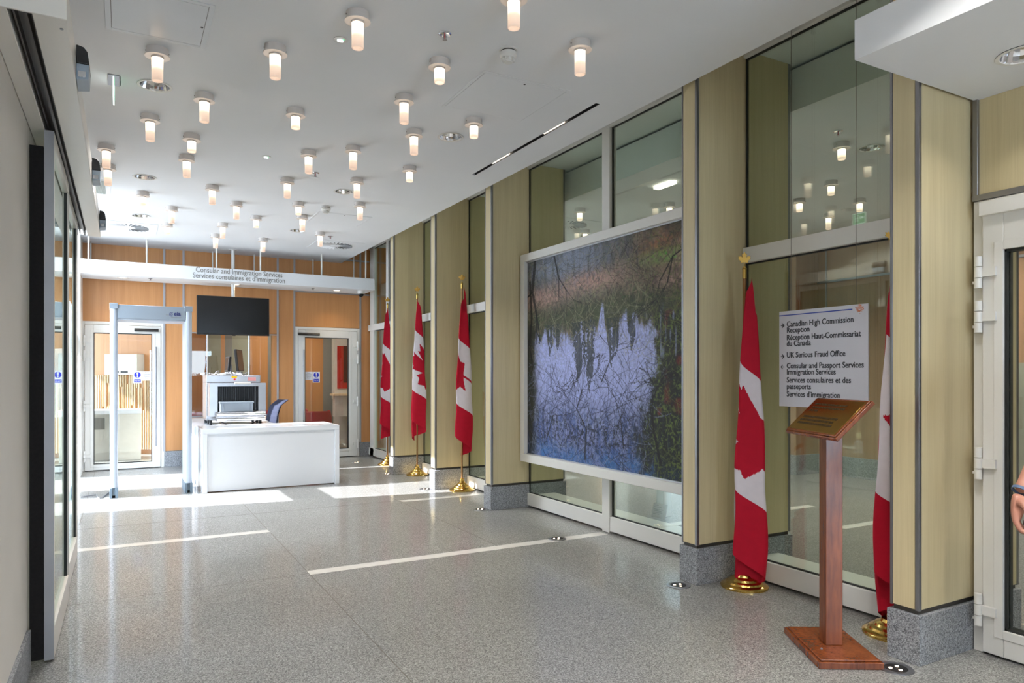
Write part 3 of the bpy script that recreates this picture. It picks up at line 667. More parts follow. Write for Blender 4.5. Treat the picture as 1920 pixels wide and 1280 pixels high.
f.cyl((xp_, 12.47, 3.03), (xp_, 12.47, 3.235), .028, 20)
f.build('pole', M['white'], tv)
B(xm-.2, xm+.2, YT+.045, YT+.075, 2.3, 2.62).build('bracket', M['dark_steel'], tv)

# ---------------------------------------------------------------- reception desk and rear counter
dk = thing('reception_desk', (1.77, 10.2, 0), 'gloss white waterfall reception desk in the sunlight', 'desk')
f = MB(); f.box(.888, 2.652, 9.77, 10.60, .758, .82); f.build('worktop', M['gloss_white'], dk, .003)
for a, b in ((.888, .95), (2.59, 2.652)): B(a, b, 9.77, 10.60, 0, .758).build('side_panel', M['gloss_white'], dk, .003)
B(.95, 2.59, 9.795, 9.83, .012, .758).build('front_panel', M['gloss_white'], dk, .002)
ct = thing('rear_counter', (1.45, 11.6, 0), 'lower white counter behind the desk carrying the scanner', 'counter')
B(.86, 1.99, 10.62, 12.75, .755, .80).build('worktop', M['gloss_white'], ct, .003)
B(.86, .90, 10.62, 12.75, .06, .755).build('side_panel', M['gloss_white'], ct, .003); B(1.94, 1.99, 11.2, 12.75, .0, .755).build('side_panel', M['gloss_white'], ct, .003)
B(.88, 1.97, 10.66, 12.70, .0, .06).build('kick_plate', M['bin'], ct)

# x-ray scanner
xr = thing('xray_scanner', (1.45, 11.1, .8), 'stainless steel baggage scanner standing on the rear counter', 'scanner')
f = MB(); f.box(1.055, 1.80, 11.0, 11.52, .86, 1.405); f.box(1.055, 1.80, 11.0, 11.52, 1.405, 1.515); f.build('cabinet', M['stainless'], xr, .006)
f = MB(); f.box(1.07, 1.175, 10.72, 10.999, .93, 1.354); f.box(1.725, 1.83, 10.72, 10.999, .93, 1.354); f.box(1.07, 1.83, 10.72, 10.999, 1.355, 1.402); f.build('tunnel_hood', M['stainless'], xr)
B(1.175, 1.725, 10.80, 10.99, .99, 1.0).build('conveyor_belt', M['black'], xr)
f = MB()
for i in range(18): f.box(1.18+i*.030, 1.207+i*.030, 10.99-(i % 2)*.006, 10.994-(i % 2)*.006, 1.0, 1.352)
f.build('lead_curtain', M['black'], xr, smooth=False)
f = MB(); pr = [(10.60, .935), (10.605, .975), (10.63, .995), (10.80, .995), (10.80, .87), (10.63, .87), (10.60, .905)]
f.rings([[Vector((x, a, b)) for a, b in pr] for x in (1.155, 1.80)]); f.build('roller_table', M['stainless'], xr, .012)
f = MB(); f.cyl((1.15, 10.605, .895), (1.80, 10.605, .895), .030, 20); f.cyl((1.15, 10.605, .965), (1.80, 10.605, .965), .028, 20); f.build('roller', M['chrome'], xr)
for x in (1.09, 1.76):
    for y in (10.78, 11.05, 11.45):
        MB().cyl((x, y, .80), (x, y, .875 if y < 11 else .86), .02, 12).build('foot', M['black'], xr)
B(1.395, 1.47, 10.997, 11.0, 1.475, 1.503).build('warning_label', M['yellow'], xr)
B(1.62, 1.735, 10.997, 11.0, 1.43, 1.485).build('data_plate', plain('pink_label', (214, 150, 150), .5), xr)
MB().cyl((1.436, 11.0, 1.452), (1.436, 10.975, 1.452), .014, 16).build('stop_button', M['red_plastic'], xr)
B(1.40, 1.62, 10.70, 10.73, 1.382, 1.412).build('lamp_bar', M['white'], xr, .004)
MB().tube([(1.07, 10.7, .84), (1.05, 10.66, .81), (1.0, 10.64, .812), (.97, 10.66, .806)], .005, 8).build('cable', M['cable'], xr)
MB().tube([(1.20, 10.74, .86), (1.3, 10.66, .812), (1.5, 10.66, .811), (1.62, 10.68, .812), (1.72, 10.75, .86)], .009, 8).build('cable', M['black'], xr)
tr = thing('luggage_tray', (1.42, 10.78, 1.0), 'grey stackable plastic tray on the scanner belt', 'tray')
f = MB(); f.box(1.20, 1.64, 10.63, 10.645, .999, 1.125); f.box(1.20, 1.64, 10.935, 10.95, .999, 1.125); f.box(1.20, 1.215, 10.645, 10.935, .999, 1.125); f.box(1.625, 1.64, 10.645, 10.935, .999, 1.125); f.box(1.215, 1.625, 10.645, 10.935, .999, 1.01)
f.build('tray_shell', M['bin'], tr, .003)
f = MB(); f.box(1.19, 1.65, 10.62, 10.645, 1.118, 1.137); f.box(1.19, 1.65, 10.935, 10.96, 1.118, 1.137); f.box(1.19, 1.215, 10.645, 10.935, 1.118, 1.137); f.box(1.625, 1.65, 10.645, 10.935, 1.118, 1.137)
for x in (1.235, 1.245, 1.595, 1.605): f.box(x, x+.004, 10.624, 10.632, 1.005, 1.118)
f.build('tray_rim', M['bin'], tr, .002)
# monitors on top
def monitor(x, y, z, w, h, rot, label):
    t = thing('monitor', (x, y, z), label, 'monitor', 'monitors on the scanner')
    m = Matrix.Translation((x, y, z)) @ Matrix.Rotation(rot, 4, 'Z') @ Matrix.Rotation(R(-6), 4, 'X')
    f = MB(); f.box(-w/2, w/2, -.02, .015, .06, .06+h, 0, m); f.build('casing', M['black'], t, .004)
    f = MB(); f.box(-w/2+.01, w/2-.01, -.022, -.0199, .072, .05+h, 0, m); f.build('screen', M['screen'], t, smooth=False)
    f = MB(); f.box(-.03, .03, .015, .05, .03, .16, 0, m); f.lathe([(.0005, 0), (.10, 0), (.10, .012), (.03, .02), (.03, .05), (.0005, .05)], (x, y, z), 24); f.build('stand', M['steel'], t)
monitor(1.54, 11.14, 1.515, .46, .32, R(72), 'wide black monitor on the scanner, turned almost edge-on')
monitor(1.38, 11.40, 1.515, .20, .22, R(-84), 'small black monitor on a chrome foot, turned away')
tg = thing('cable_tangle', (1.3, 11.2, 1.515), 'tangle of white and grey cables on top of the scanner', 'cables')
for i in range(6):
    x0 = 1.10+i*.06; pts = []
    for k in range(9): pts.append((x0+k*.03*(1 if i % 2 else .7)+random.uniform(-.01, .01), 11.06+random.uniform(0, .12), 1.521+abs(math.sin(k*.8+i))*random.uniform(.01, .06)))
    pts[0] = (pts[0][0], pts[0][1], 1.521); MB().tube(pts, .0045, 8).build('cable', M['gloss_white'] if i % 2 else M['cable'], tg)
MB().sphere((1.02, 11.12, 1.53), .03, 1.2, 1, .6).build('plug', M['gloss_white'], tg); MB().box(1.25, 1.33, 11.04, 11.10, 1.516, 1.545).build('plug', M['gloss_white'], tg, .006)
tg.location = (1.3, 11.2, 1.515)

# blue task chair
bc = thing('task_chair', (2.12, 11.75, 0), 'navy ribbed office chair to the right of the scanner', 'chair')
m = Matrix.Translation((2.10, 11.75, 0)) @ Matrix.Rotation(R(105), 4, 'Z')
f = MB(); prof = []
for i in range(25):
    s_ = i/24; z = .52+.60*s_; off = .05*math.sin(s_*PI)-.10*s_ - (.09*(s_-.85)/.15 if s_ > .85 else 0)
    rib = .006*abs(math.sin(s_*PI*8)); prof.append((off, z, .022+rib))
for sd in (1,):
    rings = []
    for off, z, th in prof:
        ring = []
        for k in range(20):
            a = 2*PI*k/20; wv = .20*(1-.12*(z-.52)/.6); ring.append(m @ Vector((wv*math.copysign(abs(math.cos(a))**.45, math.cos(a)), off+th*math.copysign(abs(math.sin(a))**.7, math.sin(a)), z)))
        rings.append(ring)
    f.rings(rings)
f.build('backrest', M['navy'], bc, ang=60)
f = MB(); f.rings([[m @ Vector((.24*math.copysign(abs(math.cos(2*PI*k/24))**.5, math.cos(2*PI*k/24))*q, -.22+.23*math.copysign(abs(math.sin(2*PI*k/24))**.5, math.sin(2*PI*k/24))*q, z)) for k in range(24)] for q, z in ((.9, .43), (1, .45), (1, .48), (.9, .50))]); f.build('seat', M['navy'], bc)
f = MB(); c0 = m @ Vector((0, -.2, 0)); f.cyl((c0.x, c0.y, .09), (c0.x, c0.y, .44), .03); f.tube([m @ Vector((0, -.1, .43)), m @ Vector((0, .04, .44)), m @ Vector((0, .03, .6))], .02); f.build('column', M['black'], bc)
for k in range(5):
    a = 2*PI*k/5; d = Vector((math.cos(a), math.sin(a), 0)); f = MB(); f.tube([c0+Vector((0, 0, .10)), c0+d*.28+Vector((0, 0, .07))], .018, 8); e_ = f.build('leg', M['black'], bc)
    MB().sphere(c0+d*.28+Vector((0, 0, .028)), .028, n=12, m=8).build('caster', M['black'], e_)

# ---------------------------------------------------------------- metal detector arch
md = thing('metal_detector', (.32, 10.2, 0), 'pale grey walk-through metal detector arch with a logo on its beam', 'metal detector')
def post(x0, x1, name='side_panel'):
    n = 12; f = MB(); r = (x1-x0)/2; cx = (x0+x1)/2; ring = []
    for k in range(n+1): a = PI+PI*k/n; ring.append((cx+r*math.cos(a), 9.93+r+r*math.sin(a)))
    for k in range(n+1): a = PI*k/n; ring.append((cx+r*math.cos(a), 10.46-r+r*math.sin(a)))
    f.rings([[Vector((x, y, z)) for x, y in ring] for z in (.125, 2.33)]); o = f.build(name, M['portal'], md)
    f = MB(); f.box(x0-.004, x1+.004, 9.926, 10.464, 2.33, 2.40); f.build('top_cap', M['portal_beam'], o, .004)
    f = MB(); f.box(x0-.004, x0+.024, 9.926, 10.464, 0, .125); f.box(x1-.024, x1+.004, 9.926, 10.464, 0, .125); f.box(x0, x1, 9.95, 10.44, .03, .125); f.build('foot', M['portal_foot'], o, .003)
post(-.137, -.055); post(.703, .785)
bm_ = B(-.055, .703, 9.94, 10.45, 2.215, 2.385).build('cross_beam', M['portal_beam'], md, .003)
B(-.055, .703, 9.96, 10.43, 2.20, 2.216).build('beam_underside', M['portal'], md)
text_mesh('eia', .075, (.572, 9.937, 2.272), FY, plain('logo_navy', (44, 50, 110), .5), bm_, name='logo_lettering', bold=.002, xs=.95)
f = MB()
for r0, r1, a0, a1 in ((.020, .027, 50, 310), (.007, .013, 0, 359)):
    n = 24; pts = [(.545+r*math.cos(R(a)), 9.9385, 2.287+r*math.sin(R(a))) for r in (r0, r1) for a in np.linspace(a0, a1, n)]
    f.add(pts, [(i, i+1, i+1+n, i+n) for i in range(n-1)])
f.build('logo_ring', bpy.data.materials['logo_navy'], bm_, smooth=False)
B(.542, .66, 9.9385, 9.9398, 2.246, 2.251).build('small_print', M['greyink'], bm_, smooth=False); B(.478, .515, 9.9385, 9.9398, 2.276, 2.281).build('small_print', M['greyink'], bm_, smooth=False)
cb = tag(MB().tube([(-.145, 10.40, .01), (-.16, 10.35, .01), (-.20, 10.10, .01), (-.245, 9.93, .01), (-.27, 10.05, .01), (-.29, 10.25, .01), (-.36, 10.22, .01), (-.45, 10.15, .01)], .006, 8).build('power_cable', M['cable']),
         'thin grey cable lying on the floor left of the detector arch', 'cable')

# ---------------------------------------------------------------- flags
def flag_mesh(vc, L, k, seed, tw=0.0):
    # vc: which part of the cloth's height faces the room; the rest is folded behind it in turns
    nu, nv = 230, 150
    u, v = np.meshgrid(np.linspace(0, 1, nu+1), np.linspace(0, 1, nv+1), indexing='ij')
    s_ = np.clip((L*u+k*v)/(L+k), 0, 1)
    W = np.interp(s_, [0, .04, .12, .35, .6, .85, 1], [.010, .024, .044, .078, .104, .114, .108])
    D_ = np.interp(s_, [0, .1, .5, 1], [.2, .45, .85, 1])
    q = (v-vc)/.36+tw*(u-.5); X = W*np.sin(PI*q)*(1-.10*np.clip(np.abs(q)-.5, 0, 1))+.010*np.sin(5*u*PI+seed)*s_
    st_ = lambda x: np.clip((x+.22)/.44, 0, 1)**2*(3-2*np.clip((x+.22)/.44, 0, 1))
    lv = np.where(q < 0, st_(-q-.5)+2*st_(-q-1.5)+2*st_(-q-2.5), 2*st_(q-.5)+2*st_(q-1.5)+2*st_(q-2.5))
    Y = D_*(-.05+.032*lv)+.009*np.sin(2.5*q*PI+3*u+seed)*s_*np.exp(-q*q*.6)
    Z = -(L*u+k*v)-.02*np.sin(q*3)*s_
    f = MB(); me = bpy.data.meshes.new('flag_cloth')
    vs = np.stack([X, Y, Z], -1).reshape(-1, 3); idx = np.arange((nu+1)*(nv+1)).reshape(nu+1, nv+1)
    fs = np.stack([idx[:-1, :-1], idx[1:, :-1], idx[1:, 1:], idx[:-1, 1:]], -1).reshape(-1, 4)
    me.from_pydata(vs.tolist(), [], fs.tolist()); me.materials.append(M['red']); me.materials.append(M['white_cloth'])
    uc = (u[:-1, :-1]+u[1:, 1:])/2; vc = (v[:-1, :-1]+v[1:, 1:])/2
    white = (uc > .25) & (uc < .75) & ~in_poly((uc-.5)*2, .5-vc, LEAF)
    me.polygons.foreach_set('material_index', white.reshape(-1).astype(int)); me.polygons.foreach_set('use_smooth', [True]*len(me.polygons)); me.update()
    return me
fm = [flag_mesh(.50, 1.86, .42, 1, .25), flag_mesh(.12, 1.85, .38, 4, -.2), flag_mesh(.66, 1.78, .44, 2, .3), flag_mesh(.30, 1.80, .40, 3, -.3)]
def flag(x, y, ztop, mesh, rot, label, off=(.015, -.03), first=[None]):
    t = thing('flag_stand', (x, y, 0), label, 'flag', 'Canadian flags on brass stands')
    MB().lathe([(.001, 0), (.165, 0), (.166, .014), (.158, .022), (.135, .030), (.128, .042), (.105, .050), (.098, .064), (.072, .076), (.062, .092), (.040, .104), (.034, .125), (.026, .132), (.026, .158), (.018, .162), (.001, .162)], (x, y, 0), 40).build('base', M['brass'], t, ang=28)
    MB().cyl((x, y, .15), (x, y, ztop-.02), .0125, 14).build('pole', M['copper_pole'], t)
    f = MB(); f.lathe([(.001, -.07), (.0145, -.07), (.0145, -.005), (.019, 0), (.012, .006), (.008, .02), (.001, .02)], (x, y, ztop), 16)
    fin = f.build('ferrule', M['brass'], t)
    m = Matrix.Translation((x, y, ztop+.065)) @ Matrix.Rotation(rot, 4, 'Z') @ FY
    f = MB(); f.prism([(a*.125, b*.125) for a, b in LEAF], m @ Matrix.Translation((0, 0, -.004)), .008); f.build('maple_leaf_finial', M['brass'], t, .001)
    o = bpy.data.objects.new('cloth', mesh); COL.objects.link(o); o.parent = t
    o.location = (off[0], off[1], ztop-.045); o.rotation_euler = (0, 0, rot)
    return t
flag(3.882, 3.585, 2.265, fm[0], R(-40), 'furled red and white flag in front of the pillar right of the painting', (-.022, -.07))
flag(3.922, 2.502, 2.25, fm[1], R(-62), 'furled flag half hidden behind the nearest pillar, beside the lectern', (-.03, -.03))
flag(3.90, 8.40, 2.72, fm[2], R(-20), 'flag in front of the sunlit pillar, its maple leaf showing')
flag(3.91, 10.03, 2.745, fm[3], R(-18), 'flag in front of the farthest pillar, draped across its pole')
flag(3.93, 11.45, 2.72, fm[0], R(-18), 'farthest flag, partly hidden by the last pillar', (-.02, -.03))
flag(3.92, 7.36, 2.72, fm[2], R(-20), 'flag almost hidden behind the pillar left of the painting', (-.055, -.02))

# ---------------------------------------------------------------- floor uplights
UP = [(3.488, 2.223), (3.484, 3.829), (3.504, 5.469), (3.524, 7.088), (3.519, 8.711), (3.547, 10.352), (3.552, 11.983)]
UP[0] = (3.47, 2.20)
ul = ['round recessed floor light beside the lectern foot', 'round recessed floor light left of the second pillar', 'round recessed floor light on the marble strip under the painting', 'round recessed floor light left of the pillar by the painting',
      'round recessed floor light in the sun patch by the sunlit pillar', 'round recessed floor light before the farthest pillar', 'round recessed floor light nearest the back wall']
def make_up():
    t = thing('floor_uplight', (0, 0, 0), 'x', 'floor light')
    MB().lathe([(.085, .0), (.083, .004), (.060, .0045), (.056, .003)], n=32).build('rim', M['steel'], t)
    MB().lathe([(.057, .003), (.001, .003)], n=24).build('lens', M['black'], t)
    for k in range(3):
        a = 2*PI*k/3+.4; MB().sphere((.027*math.cos(a), .027*math.sin(a), .003), .0095, sz=.35, n=12, m=6).build('led', M['warm_led'], t)
    return t
pu = make_up()
for i, ((x, y), lb) in enumerate(zip(UP, ul)):
    o = pu if i == 0 else copy_tree(pu); o.location = (x, y, 0.0012); o['label'] = lb; o['group'] = 'floor uplights along the pillars'
    light('uplight_beam', 'SPOT', (x, y, .03), 1.2 if i == 0 else 2.6, (1, .82, .62), spot_size=R(75), spot_blend=.6, shadow_soft_size=.03).rotation_euler = (R(180), R(-8), 0)

# ---------------------------------------------------------------- large painting
def paint():
    W_, H_ = 470, 400; rs = np.random.RandomState(3)
    def noise(gx, gy):
        g = rs.rand(gy+2, gx+2); ys = np.linspace(0, gy, H_); xs_ = np.linspace(0, gx, W_)
        y0 = ys.astype(int); x0 = xs_.astype(int); fy = (ys-y0)[:, None]; fx = (xs_-x0)[None]
        fy = fy*fy*(3-2*fy); fx = fx*fx*(3-2*fx)
        return (g[y0][:, x0]*(1-fy)*(1-fx)+g[y0+1][:, x0]*fy*(1-fx)+g[y0][:, x0+1]*(1-fy)*fx+g[y0+1][:, x0+1]*fy*fx)
    a, b = np.meshgrid(np.linspace(0, 1, W_), np.linspace(0, 1, H_))      # a from left, b from top
    n1 = noise(9, 9); n2 = noise(34, 26); n3 = noise(120, 90); nv = noise(90, 14); nv2 = noise(40, 6); fine = noise(230, 200)
    c = lambda *x: np.array(lin(x))
    img = np.zeros((H_, W_, 3))
    def mix(mask, col):
        nonlocal img; m = np.clip(mask, 0, 1)[..., None]; img = img*(1-m)+col*m
    img[:] = c(78, 76, 60)
    mix((n2-.4)*3*(b < .5), c(118, 104, 86)); mix((n3-.55)*3, c(64, 82, 52)); mix((nv-.55)*2.5*(b < .45), c(58, 56, 50))
    sky = np.exp(-((b-.05)/.12)**2)*np.exp(-((a-.3)/.28)**2); mix(sky*(.5+nv), c(132, 140, 160))
    for ca, cb_, sa, sb in ((.12, .20, .16, .05), (.9, .13, .14, .05), (.95, .22, .16, .03), (.42, .16, .2, .05)):
        mix(np.exp(-((a-ca)/sa)**2-((b-cb_)/sb)**2)*(.25+1.1*n3), c(176, 142, 132))
    mix(np.exp(-((a-.80)/.12)**2-((b-.08)/.07)**2)*n3*1.0, c(150, 100, 78)); mix(np.exp(-((a-.82)/.1)**2-((b-.12)/.03)**2)*n3, c(70, 160, 60))
    mix(np.exp(-((a-.5)/.5)**2-((b-.31)/.06)**2)*(.4+n2), c(66, 74, 52))
    # bright water with a jagged tree line reflected in it
    n3 = .55*n3+.45*fine; n3 = (n3-n3.mean())*1.35+.5
    top = .40+.05*(nv2-.5)*2+.06*(nv-.5)+.03*(fine-.5)-.13*np.exp(-((a-.50)/.018)**2)-.04*np.exp(-((a-.66)/.09)**2)+.03*np.exp(-((a-.30)/.05)**2)
    lft = .055+.03*n2+.02*(n3-.5); rgt = .735+.05*(n2-.5)*2+.05*(n3-.5)-.05*np.sin(b*9)
    wat = 1/(1+np.exp(-(b-top)/.006))*1/(1+np.exp(-(a-lft)/.008))*1/(1+np.exp((a-rgt)/.008))
    wc = c(160, 168, 216)*(1-.15*n2[..., None])*(1-.55*np.clip((b-.62)/.3, 0, 1)[..., None])+c(60, 76, 140)*.5*np.clip((b-.6)/.3, 0, 1)[..., None]
    img = img*(1-wat[..., None])+wc*wat[..., None]
    for ca, tip, wd in ((.36, .62, .035), (.43, .68, .03), (.56, .56, .028), (.17, .50, .02), (.66, .49, .02), (.22, .47, .018), (.40, .56, .02)):
        wdt = wd*np.clip((tip-b)/(tip-.36), 0, 1)**.7*(.3+1.4*np.maximum(nv, fine*.9)); mix((np.abs(a-ca-.02*(n2-.5)) < wdt)*(b > .34)*(n3+nv*.6 > .55)*(.88), c(50, 56, 54))
    # lower third: deep blue tangle, right side: dark bank
    low = np.clip((b-.70)/.12, 0, 1); mix(low*np.clip((n3-.42)*4, 0, 1), c(44, 52, 70)); mix(low*np.clip((nv-.5)*3, 0, 1)*.7, c(70, 92, 150)); mix(np.clip((b-.9)/.08, 0, 1)*n2, c(60, 110, 170))
    rb = 1/(1+np.exp(-(a-rgt-.01)/.012))*np.clip((b-.30)/.06, 0, 1); mix(rb*.88, c(40, 42, 38)); mix(rb*np.clip((n3-.62)*5, 0, 1), c(84, 98, 52)); mix(rb*np.clip((n2-.68)*4, 0, 1)*(b < .75), c(96, 44, 38)); mix(rb*np.clip((nv-.75)*5, 0, 1)*(b < .6), c(120, 128, 150))
    lb_ = 1/(1+np.exp((a-lft)/.01))*np.clip((b-.3)/.06, 0, 1); mix(lb_*.8, c(42, 44, 40))
    img *= (.78+.44*fine)[..., None]
    # branches and grasses as brush strokes
    def stroke(x, y, dx, dy, ln, curve, col, wd, al):
        n = int(ln*W_*1.6)+2; t_ = np.linspace(0, 1, n); px = (x+dx*ln*t_+curve*t_*t_*dy)*W_; py = (y+dy*ln*t_-curve*t_*t_*dx)*H_
        for ox in range(-wd, wd+1):
            xi = (px+ox).astype(int); yi = py.astype(int); ok = (xi >= 0) & (xi < W_) & (yi >= 0) & (yi < H_)
            img[yi[ok], xi[ok]] = img[yi[ok], xi[ok]]*(1-al)+col*al
    for i in range(2600):
        x, y = rs.rand(), rs.rand()**1.1
        if .42 < y < .68 and .1 < x < .7 and rs.rand() < .85: continue
        ang = rs.normal(PI/2, .8); light_ = rs.rand() < .5
        col = c(*((138, 136, 108) if light_ and y < .5 and rs.rand() < .7 else (92, 94, 84) if y < .5 and light_ else (132, 142, 168) if light_ else (40, 38, 36)))
        if light_ and x > .75: col = c(104, 116, 60)
        stroke(x, y, math.cos(ang), math.sin(ang), rs.uniform(.02, .12), rs.normal(0, .06), col, 0, rs.uniform(.25, .6))
    for i in range(260):
        x, y = rs.uniform(.05, .8), rs.uniform(.62, 1.0); ang = rs.normal(-PI/2, .55)
        stroke(x, y, math.cos(ang), math.sin(ang), rs.uniform(.05, .2), rs.normal(0, .06), c(34, 38, 52), 0, .7)
    def branch(x, y, ang, ln, wd, dep):
        col = c(34, 32, 34); stroke(x, y, math.cos(ang), math.sin(ang), ln, 0, col, wd, .85)
        x2, y2 = x+math.cos(ang)*ln, y+math.sin(ang)*ln
        if dep: [branch(x2, y2, ang+rs.normal(0, .5), ln*.75, max(0, wd-1), dep-1) for _ in range(2)]
    branch(.98, .07, PI*.86, .14, 2, 4); branch(.20, .0, 1.3, .12, 2, 3); branch(.06, .0, 1.7, .16, 4, 3); branch(.02, .1, 1.5, .2, 3, 2)
    branch(.40, .98, -1.5, .14, 2, 4); branch(.35, .75, -1.2, .10, 1, 4); branch(.62, .9, -1.7, .12, 1, 4); branch(.15, .9, -1.2, .12, 1, 4); branch(.5, .62, -1.1, .09, 1, 3); branch(.8, .95, -1.8, .14, 2, 4)
    return np.clip(img, 0, 1), W_, H_
img, PWd, PHt = paint()
pt = thing('painting', (3.98, 5.47, .54), 'huge painting of trees mirrored in blue water, in a white frame', 'painting')
Y0, Y1, Z0, Z1 = 6.965, 3.98, .535, 2.875
f = MB(); t_ = .085
for a in ((3.965, 4.06, Y1, Y0, Z0, Z0+t_), (3.965, 4.06, Y1, Y0, Z1-t_, Z1), (3.965, 4.06, Y0-t_, Y0, Z0+t_, Z1-t_), (3.965, 4.06, Y1, Y1+t_, Z0+t_, Z1-t_)): f.box(*a)
f.build('frame', M['white'], pt, .003)
f = MB(); g_ = .012
B(4.0, 4.05, Y1+t_, Y0-t_, Z0+t_, Z0+t_+g_).build('inner_fillet', M['trim'], pt); B(4.0, 4.05, Y1+t_, Y0-t_, Z1-t_-g_, Z1-t_).build('inner_fillet', M['trim'], pt)
me = bpy.data.meshes.new('canvas'); ya = np.linspace(Y0-t_, Y1+t_, PWd); zb_ = np.linspace(Z1-t_-g_, Z0+t_+g_, PHt)
YY, ZZ = np.meshgrid(ya, zb_); vs = np.stack([np.full(YY.shape, 4.012), YY, ZZ], -1).reshape(-1, 3)
idx = np.arange(PWd*PHt).reshape(PHt, PWd); fs = np.stack([idx[:-1, :-1], idx[1:, :-1], idx[1:, 1:], idx[:-1, 1:]], -1).reshape(-1, 4)
me.from_pydata(vs.tolist(), [], fs.tolist()); at = me.color_attributes.new('paint', 'FLOAT_COLOR', 'POINT')
at.data.foreach_set('color', np.concatenate([img.reshape(-1, 3), np.ones((PWd*PHt, 1))], 1).astype(np.float32).ravel())
me.materials.append(attr_mat('oil_paint')); me.update(); o = bpy.data.objects.new('canvas', me); COL.objects.link(o); attach(o, pt)
B(4.02, 4.05, Y1+t_, Y0-t_, Z0+t_, Z1-t_).build('backing_board', M['white'], pt)
cp = thing('caption_card', (4.93, 5.74, 0), 'small taupe caption card leaning on the white post behind the glass below the painting', 'card')
m = Matrix.Translation((4.955, 5.76, .003)) @ Matrix.Rotation(R(12), 4, 'Z') @ FX @ Matrix.Rotation(R(-18), 4, 'X')
f = MB(); f.box(-.09, .09, 0, .15, -.008, 0, 0, m); f.build('card', M['caption'], cp)
f = MB()
for k, (x1, yy) in enumerate(((-.02, .125), (.02, .108), (.05, .082), (.03, .066), (.045, .050), (.01, .034))): f.box(-.07, x1, yy, yy+.005, .0002, .001, 0, m)
f.build('small_print', M['greyink'], cp, smooth=False)

# ---------------------------------------------------------------- directory sign on wires
sg = thing('directory_sign', (3.98, 3.05, 1.3), 'frosted white directory sign hanging on two thin wires', 'sign')
XS = 3.98
S_, C_ = math.sin(YAW), math.cos(YAW)
def yat(px, X): t = (px-960)/F; return X*(C_-t*S_)/(S_+t*C_)
ya_, yb_ = yat(1461, XS), yat(1628, XS)
zs1, zs0 = 1.945, 1.293
B(XS, XS+.01, yb_, ya_, zs0, zs1).build('panel', M['sign_face'], sg, .001)
W_ = ya_-yb_; k_ = W_/715.0       # sign crop 715 px wide, 745 px high on the left side
def sx(u): return ya_-W_*u
def st(txt, u, v, size=.053): text_mesh(txt, size, (XS-.0012, sx(u), zs1-(zs1-zs0)*v), FX, M['ink'], sg, xs=.85, bold=.0006)
for txt, v in (('Canadian High Commission', .165), ('Reception', .228), ('R\u00e9ception Haut-Commissariat', .305), ('du Canada', .368), ('UK Serious Fraud Office', .488), ('Consular and Passport Services', .600), ('Immigration Services', .665),
               ('Services consulaires et des', .748), ('passeports', .815), ('Services d\u2019immigration', .895)):
    st(txt, .095, v)
f = MB()
for v, d in ((.148, 1), (.475, 1), (.585, -1)):
    z = zs1-(zs1-zs0)*v; u0, u1 = (.025, .062); yy0, yy1 = sx(u0), sx(u1)
    f.box(XS-.0022, XS-.0004, yy1, yy0, z-.0022, z+.0022)
    ty = yy1 if d > 0 else yy0
    for sgn in (1, -1):
        m = Matrix.Translation((XS-.0013, ty, z)) @ Matrix.Rotation(R(45*sgn*(1)), 4, 'X')
        f.box(-.0009, .0009, 0 if d > 0 else -.020, .020 if d > 0 else 0, -.0022, .0022, 0, m)
f.build('arrow', M['ink'], sg, smooth=False)
B(XS-.0016, XS, sx(.84), sx(0), zs1-.0315, zs1-.025).build('blue_rule', M['blue_line'], sg, smooth=False)
f = MB(); rn = random.Random(5); cnt = 0
while cnt < 130:
    a, b = rn.uniform(-.4, .4), rn.uniform(-.4, .5)
    if in_poly(np.array([a]), np.array([b]), LEAF)[0]:
        yy = sx(.915)-a*.085; z = zs1-.035+b*.085; f.lathe([(.0024, 0), (.0003, .0004)], n=6, M4=Matrix.Translation((XS-.0010-cnt*4e-6, yy, z)) @ FX); cnt += 1
f.build('maple_leaf_print', M['orange_ink'], sg, smooth=False)
for px in (1481, 1603):
    yy = yat(px, XS); f = MB(); f.cyl((XS+.012, yy, zs0+.02), (XS+.012, yy, 3.93), .0014, 8); f.build('wire', M['wire'], sg)
    f = MB(); f.cyl((XS+.012, yy, 3.90), (XS+.012, yy, HT), .007, 10); f.sphere((XS+.012, yy, 3.895), .011, n=10, m=8); f.build('hook', M['dark_steel'], sg)

# ---------------------------------------------------------------- lectern
lc = thing('lectern', (3.372, 2.515, 0), 'dark wood plaque lectern with a slanted brass plate', 'lectern')
d1 = Vector((-.513, -.858, 0)).normalized(); d2 = Vector((.9, -.43, 0)); d2 = (d2-d1*d2.dot(d1)).normalized(); ctr = Vector((3.390, 2.520, 0))
Ml = Matrix((( d1.x, d2.x, 0, ctr.x), (d1.y, d2.y, 0, ctr.y), (0, 0, 1, 0), (0, 0, 0, 1)))   # x: along the reading width, y: towards the raised edge
f = MB(); f.box(-.255, .255, -.165, .165, 0, .035, 0, Ml); f.box(-.24, .24, -.15, .15, .035, .045, 0, Ml); f.build('base', M['dark_wood'], lc, .004)
f = MB(); f.box(-.045, .045, -.045, .045, .045, 1.225, 0, Ml); f.build('post', M['dark_wood'], lc, .003)
Mt = Matrix.Translation((3.397, 2.551, 1.272)) @ Matrix.Rotation(R(-114.6), 4, 'Z') @ Matrix.Rotation(R(44), 4, 'X')
f = MB(); f.box(-.275, .275, -.14, .14, -.016, .006, 0, Mt); f.box(-.266, .266, -.131, .131, .006, .013, 0, Mt); f.build('board', M['dark_wood'], lc, .004)
f = MB(); f.box(-.252, .252, -.12, .12, .013, .016, 0, Mt); pq = f.build('plaque', M['plaque'], lc, .001, label='polished brass plaque')
